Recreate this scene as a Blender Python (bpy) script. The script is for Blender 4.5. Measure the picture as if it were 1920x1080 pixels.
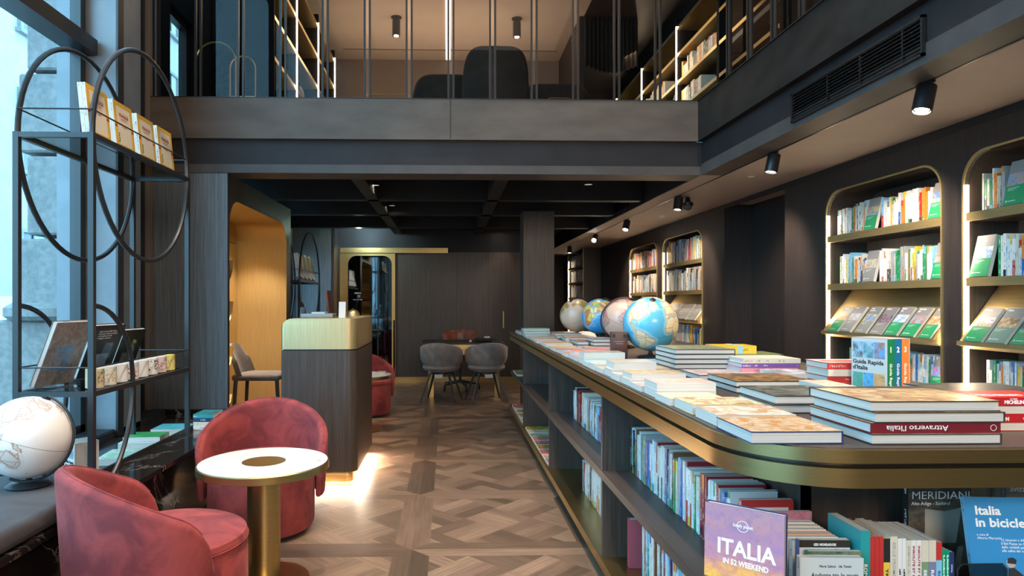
import bpy, bmesh, math, random
from mathutils import Matrix, Vector, Euler
R = random.Random(7)
PI = math.pi
for o in list(bpy.data.objects): bpy.data.objects.remove(o)
SC = bpy.context.scene
COL = SC.collection
# ---------------------------------------------------------------- camera
F = 1240.0; TH = math.radians(1.5); PX = 840 + F*math.tan(TH); HY = 565.0; EYE = 1.3
cd = bpy.data.cameras.new('camera'); cam = bpy.data.objects.new('camera', cd); COL.objects.link(cam)
cam.location = (0, 0, EYE); cam.rotation_euler = (PI/2, 0, -TH)
cd.sensor_width = 36; cd.lens = F/1920*36
cd.shift_x = (960-PX)/1920; cd.shift_y = (HY-540)/1920
cd.clip_start = .05; cd.clip_end = 200
SC.camera = cam
def ray(x, y):
    u = (x-PX)/F; v = (HY-y)/F
    return (math.sin(TH)+u*math.cos(TH), math.cos(TH)-u*math.sin(TH), v)
def onz(x, y, z):
    r = ray(x, y); t = (z-EYE)/r[2]; return (r[0]*t, r[1]*t)
def onX(x, X):                       # depth Y at which the wall plane X shows at column x
    r = ray(x, 500); return r[1]*X/r[0]
def zX(x, y, X):
    r = ray(x, y); return EYE+r[2]*X/r[0]
# ---------------------------------------------------------------- world, exposure
W = bpy.data.worlds.new('sky'); SC.world = W; W.use_nodes = True
bg = W.node_tree.nodes['Background']; bg.inputs[0].default_value = (.32, .70, 1.0, 1); bg.inputs[1].default_value = 5.6
SC.cycles.transparent_max_bounces = 24
vs = SC.view_settings; vs.view_transform = 'Standard'; vs.look = 'None'; vs.gamma = 1; vs.use_curve_mapping = False
vs.exposure = 0.66
WARM = (1, .80, .62)
def light(kind, name, loc, energy, color=WARM, target=None, **kw):
    l = bpy.data.lights.new(name, kind); l.energy = energy; l.color = color
    for k, v in kw.items():
        if k == 'portal': l.cycles.is_portal = v
        else: setattr(l, k, v)
    o = bpy.data.objects.new(name, l); COL.objects.link(o); o.location = loc
    if target is not None:
        d = Vector(target)-Vector(loc); o.rotation_euler = d.to_track_quat('-Z', 'Y').to_euler()
    return o
# portals: the tall shop window and the rear window
light('AREA', 'window_portal', (-2.42, 1.0, 3.1), 1, (1,1,1), (0, 1.0, 3.1), shape='RECTANGLE', size=7.0, size_y=5.3, portal=True)
light('AREA', 'rear_window_portal', (-2.40, 8.9, 1.3), 1, (1,1,1), (0, 8.9, 1.3), shape='RECTANGLE', size=1.7, size_y=2.5, portal=True)
# unseen spots added high in the double-height void to light floor and tables
for (x, y, tx, ty, e) in ((-.2, 2.2, -.5, 3.0, 120), (1.0, 1.2, 1.1, 1.9, 58), (1.2, 3.4, 1.3, 3.2, 35), (-.1, 4.3, -.15, 4.2, 120),
                          (-1.0, 3.9, -.9, 3.6, 55), (1.3, 4.8, 1.2, 5.0, 75), (-.3, .8, -.5, 1.6, 90), (1.7, 2.3, 3.0, 4.6, 140)):
    light('SPOT', 'added_void_spot', (x, y, 5.5), e*2.5, WARM, (tx, ty, .5), spot_size=math.radians(52), spot_blend=.6, shadow_soft_size=.06)
light('AREA', 'added_front_fill', (1.4, -2.6, 2.9), 140, WARM, (1.5, 1.6, .6), shape='RECTANGLE', size=2.6, size_y=1.2)  # unseen warm fill added behind the camera for brass and end shelf
light('AREA', 'added_void_fill', (.3, 1.5, 5.55), 45, WARM, (.3, 1.5, 0), shape='RECTANGLE', size=3.0, size_y=3.5)  # unseen overhead area light added to fill the void
# ---------------------------------------------------------------- materials
def nt(name):
    m = bpy.data.materials.new(name); m.use_nodes = True; t = m.node_tree
    b = t.nodes['Principled BSDF']; return m, t, b
def N(t, kind, **kw):
    n = t.nodes.new(kind)
    for k, v in kw.items():
        if k in n.inputs: n.inputs[k].default_value = v
        else: setattr(n, k, v)
    return n
def rgb(c): return (c[0], c[1], c[2], 1)
def mixc(t, fac, a, b):
    m = t.nodes.new('ShaderNodeMix'); m.data_type = 'RGBA'
    for s, v in ((m.inputs[0], fac), (m.inputs[6], a), (m.inputs[7], b)):
        if hasattr(v, 'links'): t.links.new(v, s)
        elif isinstance(v, (int, float)): s.default_value = v
        else: s.default_value = rgb(v)
    return m.outputs[2]
def mth(t, op, a, b=None):
    m = t.nodes.new('ShaderNodeMath'); m.operation = op
    for s, v in ((m.inputs[0], a), (m.inputs[1], b)):
        if v is None: continue
        if hasattr(v, 'links'): t.links.new(v, s)
        else: s.default_value = v
    return m.outputs[0]
def noise(t, scale, vec=(1,1,1), detail=3, coord='Object', rough=.5, rot=(0,0,0)):
    tc = t.nodes.new('ShaderNodeTexCoord'); mp = t.nodes.new('ShaderNodeMapping')
    mp.inputs['Scale'].default_value = vec; mp.inputs['Rotation'].default_value = rot
    t.links.new(tc.outputs[coord], mp.inputs[0])
    n = N(t, 'ShaderNodeTexNoise', Scale=scale, Detail=detail, Roughness=rough); t.links.new(mp.outputs[0], n.inputs['Vector'])
    return n.outputs['Fac']
def ramp(t, fac, a, b):
    n = t.nodes.new('ShaderNodeMapRange'); n.inputs[1].default_value = a; n.inputs[2].default_value = b
    t.links.new(fac, n.inputs[0]); return n.outputs[0]
def bump(t, b, h, s=.2, d=.002):
    n = N(t, 'ShaderNodeBump', Strength=s, Distance=d); t.links.new(h, n.inputs['Height']); t.links.new(n.outputs[0], b.inputs['Normal'])
def plain(name, c, rough=.5, metal=0, c2=None, scale=8, vec=(1,1,1), bmp=0, spec=None, lo=.35, hi=.65, coat=0):
    m, t, b = nt(name)
    b.inputs['Base Color'].default_value = rgb(c); b.inputs['Roughness'].default_value = rough; b.inputs['Metallic'].default_value = metal
    if spec is not None: b.inputs['Specular IOR Level'].default_value = spec
    if coat: b.inputs['Coat Weight'].default_value = coat
    if c2 is not None or bmp:
        n = noise(t, scale, vec, 4)
        if c2 is not None: t.links.new(mixc(t, ramp(t, n, lo, hi), c, c2), b.inputs['Base Color'])
        if bmp: bump(t, b, n, bmp)
    return m
def emit(name, c, s):
    m, t, b = nt(name); b.inputs['Base Color'].default_value = rgb(c)
    b.inputs['Emission Color'].default_value = rgb(c); b.inputs['Emission Strength'].default_value = s; return m
def wood(name, a, b_, vec=(60, 60, 1.2), rough=.42):
    m, t, b = nt(name)
    n1 = noise(t, 1.6, vec, 5, rough=.65); n2 = noise(t, 7, tuple(v*.9 for v in vec), 3)
    c = mixc(t, ramp(t, n1, .3, .7), a, b_); c = mixc(t, mth(t, 'MULTIPLY', ramp(t, n2, .5, .8), .45), c, tuple(x*.45 for x in a))
    t.links.new(c, b.inputs['Base Color']); b.inputs['Roughness'].default_value = rough; bump(t, b, n2, .12, .001)
    return m
def velvet(name, a, b_, sc=6):
    m, t, b = nt(name); n = noise(t, sc, (1,1,1), 5, rough=.6); n.node.inputs['Distortion'].default_value = .8
    t.links.new(mixc(t, ramp(t, n, .38, .62), a, b_), b.inputs['Base Color'])
    b.inputs['Roughness'].default_value = .85; b.inputs['Sheen Weight'].default_value = .35; b.inputs['Sheen Roughness'].default_value = .4
    b.inputs['Sheen Tint'].default_value = rgb(tuple(min(1, x*2.2+.12) for x in b_)); bump(t, b, noise(t, 220, detail=2), .15, .001)
    return m
def attr(t, name):
    n = t.nodes.new('ShaderNodeAttribute'); n.attribute_name = name; return n.outputs['Color']
def glass(name, tint=(.9,.95,.96), rough=0.0, refl=1.0):
    m = bpy.data.materials.new(name); m.use_nodes = True; t = m.node_tree; t.nodes.clear()
    o = t.nodes.new('ShaderNodeOutputMaterial'); tr = N(t, 'ShaderNodeBsdfTransparent', Color=rgb(tint)); g = N(t, 'ShaderNodeBsdfGlossy', Roughness=rough)
    lw = N(t, 'ShaderNodeLayerWeight', Blend=.5); fr = mth(t, 'ADD', mth(t, 'MULTIPLY', mth(t, 'POWER', lw.outputs['Facing'], 5.0), .9), .045).node; mx = t.nodes.new('ShaderNodeMixShader')
    t.links.new(mth(t, 'MULTIPLY', fr.outputs[0], refl), mx.inputs[0]); t.links.new(tr.outputs[0], mx.inputs[1]); t.links.new(g.outputs[0], mx.inputs[2])
    t.links.new(mx.outputs[0], o.inputs[0]); return m
def mk_print():
    m, t, b = nt('printed_cover'); col = attr(t, 'Col'); ink = attr(t, 'Ink')
    uv = t.nodes.new('ShaderNodeUVMap'); uv.uv_map = 'UVMap'; sp = t.nodes.new('ShaderNodeSeparateXYZ'); t.links.new(uv.outputs[0], sp.inputs[0])
    oi = t.nodes.new('ShaderNodeObjectInfo'); sd = mth(t, 'MULTIPLY', oi.outputs['Random'], 97.0)
    def n2(su, sv, off):
        cb = t.nodes.new('ShaderNodeCombineXYZ')
        t.links.new(mth(t, 'MULTIPLY', sp.outputs[0], su), cb.inputs[0]); t.links.new(mth(t, 'ADD', mth(t, 'MULTIPLY', sp.outputs[1], sv), off), cb.inputs[1]); t.links.new(sd, cb.inputs[2])
        n = N(t, 'ShaderNodeTexNoise', Scale=1.0, Detail=1.0); t.links.new(cb.outputs[0], n.inputs['Vector']); return n.outputs['Fac']
    letters = mth(t, 'GREATER_THAN', n2(4, 420, 0), .53); words = mth(t, 'GREATER_THAN', n2(0, 22, 5), .52)
    mid = mth(t, 'LESS_THAN', mth(t, 'ABSOLUTE', mth(t, 'SUBTRACT', sp.outputs[0], .5)), .17)
    fac = mth(t, 'MULTIPLY', mth(t, 'MULTIPLY', letters, words), mid)
    t.links.new(mixc(t, fac, col, ink), b.inputs['Base Color']); b.inputs['Roughness'].default_value = .38
    return m
def mk_photo(dark=.25, name='printed_picture'):
    m, t, b = nt(name); col = attr(t, 'Col'); ink = attr(t, 'Ink')
    uv = t.nodes.new('ShaderNodeUVMap'); uv.uv_map = 'UVMap'; oi = t.nodes.new('ShaderNodeObjectInfo')
    va = t.nodes.new('ShaderNodeVectorMath'); va.operation = 'ADD'; cb = t.nodes.new('ShaderNodeCombineXYZ'); t.links.new(mth(t, 'MULTIPLY', oi.outputs['Random'], 50.0), cb.inputs[2])
    t.links.new(uv.outputs[0], va.inputs[0]); t.links.new(cb.outputs[0], va.inputs[1])
    n = N(t, 'ShaderNodeTexNoise', Scale=24.0, Detail=8.0, Roughness=.68); t.links.new(va.outputs[0], n.inputs['Vector']); n.inputs['Distortion'].default_value = .6
    n2 = N(t, 'ShaderNodeTexNoise', Scale=70.0, Detail=4.0); t.links.new(va.outputs[0], n2.inputs['Vector'])
    c = mixc(t, ramp(t, n.outputs['Fac'], .42, .58), col, ink)
    c = mixc(t, mth(t, 'MULTIPLY', ramp(t, n2.outputs['Fac'], .55, .7), dark*2), c, (.05, .04, .035))
    t.links.new(c, b.inputs['Base Color']); b.inputs['Roughness'].default_value = .3; return m
def mk_pages():
    m, t, b = nt('page_edges'); uv = t.nodes.new('ShaderNodeUVMap'); uv.uv_map = 'UVMap'; mp = t.nodes.new('ShaderNodeMapping'); mp.inputs['Scale'].default_value = (900, 3, 1)
    t.links.new(uv.outputs[0], mp.inputs[0]); n = N(t, 'ShaderNodeTexNoise', Scale=1.0, Detail=2.0); t.links.new(mp.outputs[0], n.inputs['Vector'])
    t.links.new(mixc(t, ramp(t, n.outputs['Fac'], .3, .7), (.66, .62, .56), (.40, .375, .34)), b.inputs['Base Color']); b.inputs['Roughness'].default_value = .8; return m
def mk_floor():
    m, t, b = nt('oak_parquet'); col = attr(t, 'Col')
    uv = t.nodes.new('ShaderNodeUVMap'); uv.uv_map = 'UVMap'; mp = t.nodes.new('ShaderNodeMapping'); mp.inputs['Scale'].default_value = (2.2, 42, 1); t.links.new(uv.outputs[0], mp.inputs[0])
    n = N(t, 'ShaderNodeTexNoise', Scale=1.3, Detail=5.0, Roughness=.65); t.links.new(mp.outputs[0], n.inputs['Vector'])
    c = mixc(t, mth(t, 'MULTIPLY', ramp(t, n.outputs['Fac'], .4, .75), .6), col, (.045, .027, .018))
    t.links.new(c, b.inputs['Base Color']); n3 = noise(t, 3, (1,1,1), 3)
    t.links.new(mth(t, 'ADD', mth(t, 'MULTIPLY', n3, .12), .26), b.inputs['Roughness']); return m
def mk_col(name, rough=.4, coat=0):
    m, t, b = nt(name); t.links.new(attr(t, 'Col'), b.inputs['Base Color']); b.inputs['Roughness'].default_value = rough
    b.inputs['Coat Weight'].default_value = coat; return m
def marble(name, a, vein, sc=2.5, w=.02, rough=.12):
    m, t, b = nt(name); n = noise(t, sc, (1,1,1), 7, rough=.6); n.node.inputs['Distortion'].default_value = 1.2
    v = mth(t, 'LESS_THAN', mth(t, 'ABSOLUTE', mth(t, 'SUBTRACT', n, .5)), w); k = noise(t, sc*.7, (1,1,1), 2)
    t.links.new(mixc(t, mth(t, 'MULTIPLY', v, ramp(t, k, .5, .65)), a, vein), b.inputs['Base Color']); b.inputs['Roughness'].default_value = rough; return m
def brass_mat(name, c, vec, rough=.34):
    m, t, b = nt(name); n = noise(t, 4, vec, 3); b.inputs['Metallic'].default_value = 1
    t.links.new(mixc(t, ramp(t, n, .3, .7), c, tuple(x*.82 for x in c)), b.inputs['Base Color'])
    t.links.new(mth(t, 'ADD', mth(t, 'MULTIPLY', n, .14), rough-.07), b.inputs['Roughness']); return m
M = dict(
    ink=plain('matt_black_panel', (.006, .005, .005), .7, spec=.15), trimb=brass_mat('led_lit_brass_trim', (.82, .62, .30), (1, 1, 100), .5),  # trim brass brightened, glow of the light strips put into its colour
    wood=wood('dark_stained_oak', (.040, .028, .022), (.085, .062, .050)),
    woodh=wood('dark_stained_oak_shelf', (.038, .027, .022), (.080, .058, .048), (60, 1.2, 60)),
    woodx=wood('dark_stained_oak_crosswise', (.038, .027, .022), (.075, .055, .045), (1.2, 60, 60)),
    woodb=wood('black_stained_oak', (.020, .015, .014), (.050, .037, .033)),
    wooddoor=wood('daylight_tinted_oak', (.070, .082, .094), (.175, .198, .215)),  # oak by the windows, cool daylight mixed into its stain colour
    brass=brass_mat('brushed_brass', (.60, .43, .18), (.6, .6, 90)),
    brassh=brass_mat('brushed_brass_band', (.56, .41, .17), (1, 1, 120), .32),
    brassp=brass_mat('satin_pale_brass', (.74, .57, .30), (60, 60, 1), .42),
    brassn=brass_mat('brushed_niche_brass', (.60, .44, .20), (60, 60, 1), .5),
    black=plain('black_powder_coated_metal', (.018, .020, .023), .38),
    steel=plain('gunmetal_railing', (.035, .034, .033), .4, .6),
    lamp=plain('black_lamp_housing', (.010, .010, .011), .32),
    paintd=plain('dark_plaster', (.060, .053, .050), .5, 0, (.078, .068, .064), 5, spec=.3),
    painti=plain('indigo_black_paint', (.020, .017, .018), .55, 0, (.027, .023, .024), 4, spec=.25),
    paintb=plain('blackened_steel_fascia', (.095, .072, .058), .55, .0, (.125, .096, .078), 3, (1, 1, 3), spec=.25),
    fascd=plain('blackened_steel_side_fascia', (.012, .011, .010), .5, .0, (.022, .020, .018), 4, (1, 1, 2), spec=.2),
    ceilw=plain('taupe_plaster_ceiling', (.46, .385, .34), .7, 0, (.43, .36, .315), 3),
    ceilb=plain('black_ceiling', (.011, .011, .013), .5, 0, (.017, .017, .019), 3, spec=.3),
    wallt=plain('taupe_wall', (.17, .135, .115), .7),
    blue=plain('daylight_tinted_jamb', (.17, .19, .21), .4, 0, (.21, .23, .25), 5),  # dark grey jamb, blue window daylight mixed into its colour
    bmarble=marble('black_veined_marble', (.012, .011, .011), (.35, .32, .28), 1.6, .008),
    wmarble=marble('white_marble', (.62, .61, .59), (.22, .21, .20), 3.5, .014, .22),
    rose=velvet('rose_velvet', (.33, .052, .050), (.165, .024, .030), 6),
    wine=velvet('wine_velvet', (.10, .010, .018), (.065, .007, .013)),
    greyv=velvet('grey_velvet', (.26, .235, .225), (.16, .145, .14), 5),
    taupev=velvet('taupe_velvet', (.09, .075, .065), (.06, .05, .045)),
    bluev=velvet('slate_velvet', (.065, .065, .07), (.035, .035, .04), 3),
    leather=plain('cognac_leather', (.34, .10, .05), .35, 0, (.22, .065, .034), 9),
    glass=glass('clear_glass'), acrylic=glass('clear_acrylic', (.93, .96, .97)), smoke=glass('smoked_glass', (.62, .60, .58), .0, .4),
    led=emit('warm_led', (1, .80, .55), 22), ledw=emit('soft_white_led', (1, .86, .70), 24), bulb=emit('lamp_lens', (1, .88, .72), 60), greenb=emit('greenish_lamp_lens', (.7, 1, .82), 260),
    ledc=emit('pale_ceiling_light_line', (1, .86, .72), 1.6),
    pelmet=velvet('black_brown_reflection', (.020,.014,.012), (.012,.009,.008)), sofa=velvet('dark_brown_velvet', (.060,.045,.036), (.04,.03,.025)), mirror=plain('dark_mirror', (.10, .12, .13), .03, 1), print=mk_print(), photo=mk_photo(), photol=mk_photo(.1, 'printed_light_picture'), pages=mk_pages(), floor=mk_floor(),
    colm=mk_col('globe_print', .35, .3), ceramic=mk_col('printed_ceramic', .25), white=plain('white_paint', (.8, .8, .78), .4), textw=plain('white_ink', (.85, .85, .83), .5), textk=plain('black_ink', (.02, .02, .02), .5),
    textr=plain('dark_red_ink', (.35, .03, .03), .5), textb=plain('blue_ink', (.02, .10, .28), .5), texto=plain('orange_ink', (.8, .3, .05), .5), textg=plain('grey_ink', (.4, .38, .36), .5),
    stone=plain('pale_stone', (.27, .27, .26), .9, 0, (.19, .195, .19), 22, bmp=.5), facade=plain('pale_render', (.40, .40, .39), .9, 0, (.35, .35, .345), 3), asphalt=plain('asphalt', (.22, .22, .22), .9),
    carp=plain('white_car_paint', (.75, .76, .76), .2, coat=.5), darkg=plain('dark_window_glass', (.08, .10, .11), .1), rubber=plain('black_rubber', (.015, .015, .015), .8),
    paper=plain('white_paper', (.58, .54, .50), .7), suit=plain('brown_tin', (.085, .030, .022), .42, 0, (.055, .02, .015), 20),
)
# ---------------------------------------------------------------- mesh helper
class MB:
    def __init__(s):
        s.bm = bmesh.new(); s.c = s.bm.faces.layers.float_color.new('Col'); s.i = s.bm.faces.layers.float_color.new('Ink'); s.uv = s.bm.loops.layers.uv.new('UVMap')
    def face(s, pts, m=0, col=(.5,.5,.5), ink=None, uv=None):
        f = s.bm.faces.new([s.bm.verts.new(p) for p in pts]); f.material_index = m; f[s.c] = rgb(col); f[s.i] = rgb(ink or col)
        if uv:
            for l, u in zip(f.loops, uv): l[s.uv].uv = u
        return f
    def faces_idx(s, vs, fs, m=0, col=(.5,.5,.5), ink=None, X=None):
        bv = [s.bm.verts.new((X @ Vector(v)) if X else v) for v in vs]; out = []
        for f in fs:
            if len(set(f)) < 3: continue
            try: g = s.bm.faces.new([bv[k] for k in f])
            except ValueError: continue
            g.material_index = m; g[s.c] = rgb(col); g[s.i] = rgb(ink or col); out.append(g)
        return out
    def box(s, x0, x1, y0, y1, z0, z1, m=0, col=(.5,.5,.5), X=None):
        vs = [(x, y, z) for x in (x0, x1) for y in (y0, y1) for z in (z0, z1)]
        return s.faces_idx(vs, [(0,1,3,2), (4,6,7,5), (0,4,5,1), (2,3,7,6), (0,2,6,4), (1,5,7,3)], m, col, None, X)
    def rbox(s, x0, x1, y0, y1, z0, z1, r=.01, seg=3, m=0, X=None, edges='all', col=(.5,.5,.5)):
        b = bmesh.new(); vs = [b.verts.new((x, y, z)) for x in (x0, x1) for y in (y0, y1) for z in (z0, z1)]
        for f in [(0,1,3,2), (4,6,7,5), (0,4,5,1), (2,3,7,6), (0,2,6,4), (1,5,7,3)]: b.faces.new([vs[k] for k in f])
        es = [e for e in b.edges if edges == 'all' or (edges == 'v' and abs(e.verts[0].co.z-e.verts[1].co.z) > 1e-6)]
        bmesh.ops.bevel(b, geom=es, offset=r, segments=seg, profile=.5, affect='EDGES')
        s.absorb(b, m, X, col)
    def absorb(s, b, m=0, X=None, col=(.5,.5,.5)):
        b.verts.index_update(); mp = [s.bm.verts.new((X @ v.co) if X else v.co) for v in b.verts]
        for f in b.faces:
            try: g = s.bm.faces.new([mp[v.index] for v in f.verts]); g.material_index = m; g[s.c] = rgb(col); g[s.i] = rgb(col)
            except ValueError: pass
        b.free()
    def tube(s, path, r, n=8, closed=False, m=0, cap=True, sq=False):
        P = [Vector(p) for p in path]; k = len(P); rings = []; up = None
        for i in range(k):
            d = (P[(i+1) % k]-P[i-1]) if closed else (P[min(i+1, k-1)]-P[max(i-1, 0)])
            d.normalize()
            if up is None: up = Vector((0,0,1)) if abs(d.z) < .9 else Vector((0,1,0))
            a = d.cross(up).normalized(); b = a.cross(d).normalized(); up = b
            rr = r[i] if isinstance(r, (list, tuple)) else r
            off = PI/4 if sq else 0
            rings.append([P[i]+a*math.cos(off+2*PI*j/n)*rr+b*math.sin(off+2*PI*j/n)*rr for j in range(n)])
        vs = [v for q in rings for v in q]; fs = []
        for i in range(k if closed else k-1):
            for j in range(n):
                a = i*n+j; b = i*n+(j+1) % n; c = ((i+1) % k)*n+(j+1) % n; d = ((i+1) % k)*n+j; fs.append((a, b, c, d))
        if not closed and cap: fs += [tuple(reversed(range(n))), tuple((k-1)*n+j for j in range(n))]
        s.faces_idx(vs, fs, m)
    def lathe(s, prof, n=32, c=(0,0,0), m=0, X=None, col=(.5,.5,.5), ring=False):
        if ring: prof = prof+[prof[0]]
        vs = []; fs = []
        for (r, z) in prof:
            for j in range(n): vs.append((c[0]+r*math.cos(2*PI*j/n), c[1]+r*math.sin(2*PI*j/n), c[2]+z))
        for i in range(len(prof)-1):
            for j in range(n): fs.append((i*n+j, i*n+(j+1) % n, (i+1)*n+(j+1) % n, (i+1)*n+j))
        if prof[0][0] > 1e-5 and not ring: fs.append(tuple(reversed(range(n))))
        if prof[-1][0] > 1e-5 and not ring: fs.append(tuple((len(prof)-1)*n+j for j in range(n)))
        s.faces_idx(vs, fs, m, col, None, X)
    def prism(s, poly, lo, hi, axis='z', m=0, col=(.5,.5,.5)):
        def P(a, b, h): return {'z': (a, b, h), 'x': (h, a, b), 'y': (a, h, b)}[axis]
        n = len(poly); vs = [P(a, b, lo) for a, b in poly]+[P(a, b, hi) for a, b in poly]
        s.faces_idx(vs, [tuple(reversed(range(n))), tuple(range(n, 2*n))]+[(i, (i+1) % n, (i+1) % n+n, i+n) for i in range(n)], m, col)
    def build(s, name, mats, parent=None, smooth=True, ang=35, weld=True, norm=True):
        if not isinstance(mats, (list, tuple)): mats = [mats]
        if weld: bmesh.ops.remove_doubles(s.bm, verts=s.bm.verts, dist=1e-6)
        if norm: bmesh.ops.recalc_face_normals(s.bm, faces=s.bm.faces)
        me = bpy.data.meshes.new(name); s.bm.to_mesh(me); s.bm.free()
        for m in mats: me.materials.append(M[m] if isinstance(m, str) else m)
        if smooth and len(me.polygons):
            me.polygons.foreach_set('use_smooth', [True]*len(me.polygons)); me.set_sharp_from_angle(angle=math.radians(ang))
        o = bpy.data.objects.new(name, me); COL.objects.link(o)
        if parent is not None: o.parent = parent
        return o
def thing(name, label, cat, loc=(0,0,0), rz=0, group=None):
    o = bpy.data.objects.new(name, None); COL.objects.link(o); o.location = loc; o.rotation_euler = (0, 0, rz); o.empty_display_size = .05
    o['label'] = label; o['category'] = cat
    if group: o['group'] = group
    return o
def tag(o, label, cat, group=None):
    o['label'] = label; o['category'] = cat
    if group: o['group'] = group
    return o
def struct(name, mb, mats, **kw):
    o = mb.build(name, mats, **kw); o['kind'] = 'structure'; return o
def dup(root, loc=None, rz=None, label=None, group=None):
    r = root.copy(); COL.objects.link(r)
    if loc is not None: r.location = loc
    if rz is not None: r.rotation_euler = (0, 0, rz)
    if label: r['label'] = label
    if group: r['group'] = group
    for ch in list(root.children):
        c = ch.copy(); COL.objects.link(c); c.parent = r
        for g in ch.children:
            d = g.copy(); COL.objects.link(d); d.parent = c
    return r
def text(s, size, mat, parent, X, align='LEFT', sx=1.0, width=None, name='lettering', bold=0):
    c = bpy.data.curves.new('t', 'FONT'); c.body = s; c.size = size; c.align_x = align; c.extrude = .0003; c.offset = bold; c.resolution_u = 2
    t = bpy.data.objects.new('t', c); me = bpy.data.meshes.new_from_object(t); bpy.data.objects.remove(t); bpy.data.curves.remove(c)
    me.materials.clear(); me.materials.append(M[mat])
    xs = [v.co.x for v in me.vertices] or [0, 1]
    if width: sx = width/(max(xs)-min(xs))
    o = bpy.data.objects.new(name, me); COL.objects.link(o); o.parent = parent
    o.matrix_local = X @ Matrix.Diagonal((sx, 1, 1, 1)); return o
def frame(x, y, z, loc=(0,0,0)):
    m = Matrix.Identity(4)
    for i, a in enumerate((x, y, z)):
        for j in range(3): m[j][i] = a[j]
    for j in range(3): m[j][3] = loc[j]
    return m
T = Matrix.Translation
def Rz(a): return Matrix.Rotation(a, 4, 'Z')
def Rx(a): return Matrix.Rotation(a, 4, 'X')
def Ry(a): return Matrix.Rotation(a, 4, 'Y')
ORD = ['first','second','third','fourth','fifth','sixth','seventh','eighth','ninth','tenth','eleventh','twelfth','thirteenth','fourteenth','fifteenth','sixteenth','seventeenth','eighteenth','nineteenth','twentieth']
TEN = {2:'twenty',3:'thirty',4:'forty',5:'fifty',6:'sixty',7:'seventy',8:'eighty',9:'ninety'}
def ordw(n):
    if n <= 20: return ORD[n-1]
    t, u = divmod(n, 10)
    return TEN[t][:-1]+'ieth' if u == 0 else TEN[t]+'-'+ORD[u-1]
# ---------------------------------------------------------------- geometry of the room (metres)
ZC = 2.35; XW = 3.0; YB = 5.45; ZM = 2.95; XL = -2.45
def clip(poly, a, b, c):             # keep a*x+b*y<=c
    out = []
    for i in range(len(poly)):
        p, q = poly[i], poly[(i+1) % len(poly)]; dp = a*p[0]+b*p[1]-c; dq = a*q[0]+b*q[1]-c
        if dp <= 0: out.append(p)
        if (dp < 0 < dq) or (dq < 0 < dp):
            t = dp/(dp-dq); out.append((p[0]+(q[0]-p[0])*t, p[1]+(q[1]-p[1])*t))
    return out
fl = MB(); rf = random.Random(3)
def plank(poly, ang, dark=1.0):
    if len(poly) < 3: return
    ar = abs(sum(poly[i][0]*poly[(i+1) % len(poly)][1]-poly[(i+1) % len(poly)][0]*poly[i][1] for i in range(len(poly))))/2
    if ar < 2e-5: return
    k = rf.uniform(.50, 1.30)*dark; c = (.225*k, .148*k*rf.uniform(.97, 1.03), .102*k)
    ca, sa = math.cos(ang), math.sin(ang); o = rf.uniform(0, 50)
    fl.face([(x, y, 0) for x, y in poly], 0, c, None, [(x*ca+y*sa+o, -x*sa+y*ca+o) for x, y in poly])
PT = .98; NX = -.19; NY = 3.47; HW = .094
for i in range(-3, 4):
    for j in range(-3, 11):
        x0 = NX+i*PT; y0 = NY+j*PT
        for s in (-1, 1):            # depthwise and crosswise border planks, mitred
            plank([(x0, y0), (x0+s*HW, y0+HW), (x0+s*HW, y0+PT-HW), (x0, y0+PT)], PI/2, .72)
            plank([(x0, y0), (x0+HW, y0+s*HW), (x0+PT-HW, y0+s*HW), (x0+PT, y0)], 0, .85)
        cx, cy = x0+PT/2, y0+PT/2; h = PT/2-HW; cs = .28; q = PI/4
        for a in range(-3, 4):
            for b in range(-3, 4):
                for k in range(3):
                    w = cs/3
                    if (a+b) % 2: r = (a*cs-cs/2, a*cs+cs/2, b*cs-cs/2+k*w, b*cs-cs/2+(k+1)*w)
                    else: r = (a*cs-cs/2+k*w, a*cs-cs/2+(k+1)*w, b*cs-cs/2, b*cs+cs/2)
                    po = [(r[0], r[2]), (r[1], r[2]), (r[1], r[3]), (r[0], r[3])]
                    po = [(cx+u*math.cos(q)-v*math.sin(q), cy+u*math.sin(q)+v*math.cos(q)) for u, v in po]
                    for A in ((1,0,cx+h), (-1,0,h-cx), (0,1,cy+h), (0,-1,h-cy)):
                        if po: po = clip(po, *A)
                    if po: plank(po, q if (a+b) % 2 else q+PI/2)
struct('floor', fl, 'floor', smooth=False, weld=False, norm=False)
b = MB(); b.box(-2.6, 3.5, -3, 16, -.2, -.004); struct('floor_base', b, 'woodx')
def quad(b, p, m=0): b.face(p, m)
def panel_box(name, x0, x1, y0, y1, z0, z1, mat):
    b = MB(); b.box(x0, x1, y0, y1, z0, z1); return struct(name, b, mat)
# left wall: below the shop window, jamb, panels
panel_box('wall_left', -2.62, XL, -3, 4.5, -.1, .42, 'bmarble')
panel_box('wall_left', -2.62, XL, 4.5, 5.7, -.1, 5.8, 'blue')
panel_box('wall_window_column', XL, -2.24, 4.52, 4.88, .39, 5.7, 'blue')
b = MB(); b.box(-2.24, -2.225, 4.52, 4.60, .39, 5.7); b.box(XL, XL+.02, 5.34, 5.37, .42, 5.8); struct('trim_1', b, 'black')
b = MB(); b.box(XL+.001, XL+.05, 5.385, 5.44, .42, 5.8); struct('trim_2', b, 'wallt')
panel_box('wall_window_side', XL, -2.13, 5.47, 5.495, 0, ZC, 'wooddoor')
panel_box('wall_pilaster', -2.13, -1.801, YB+.005, 5.495, 0, ZC-.002, 'wooddoor')
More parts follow.
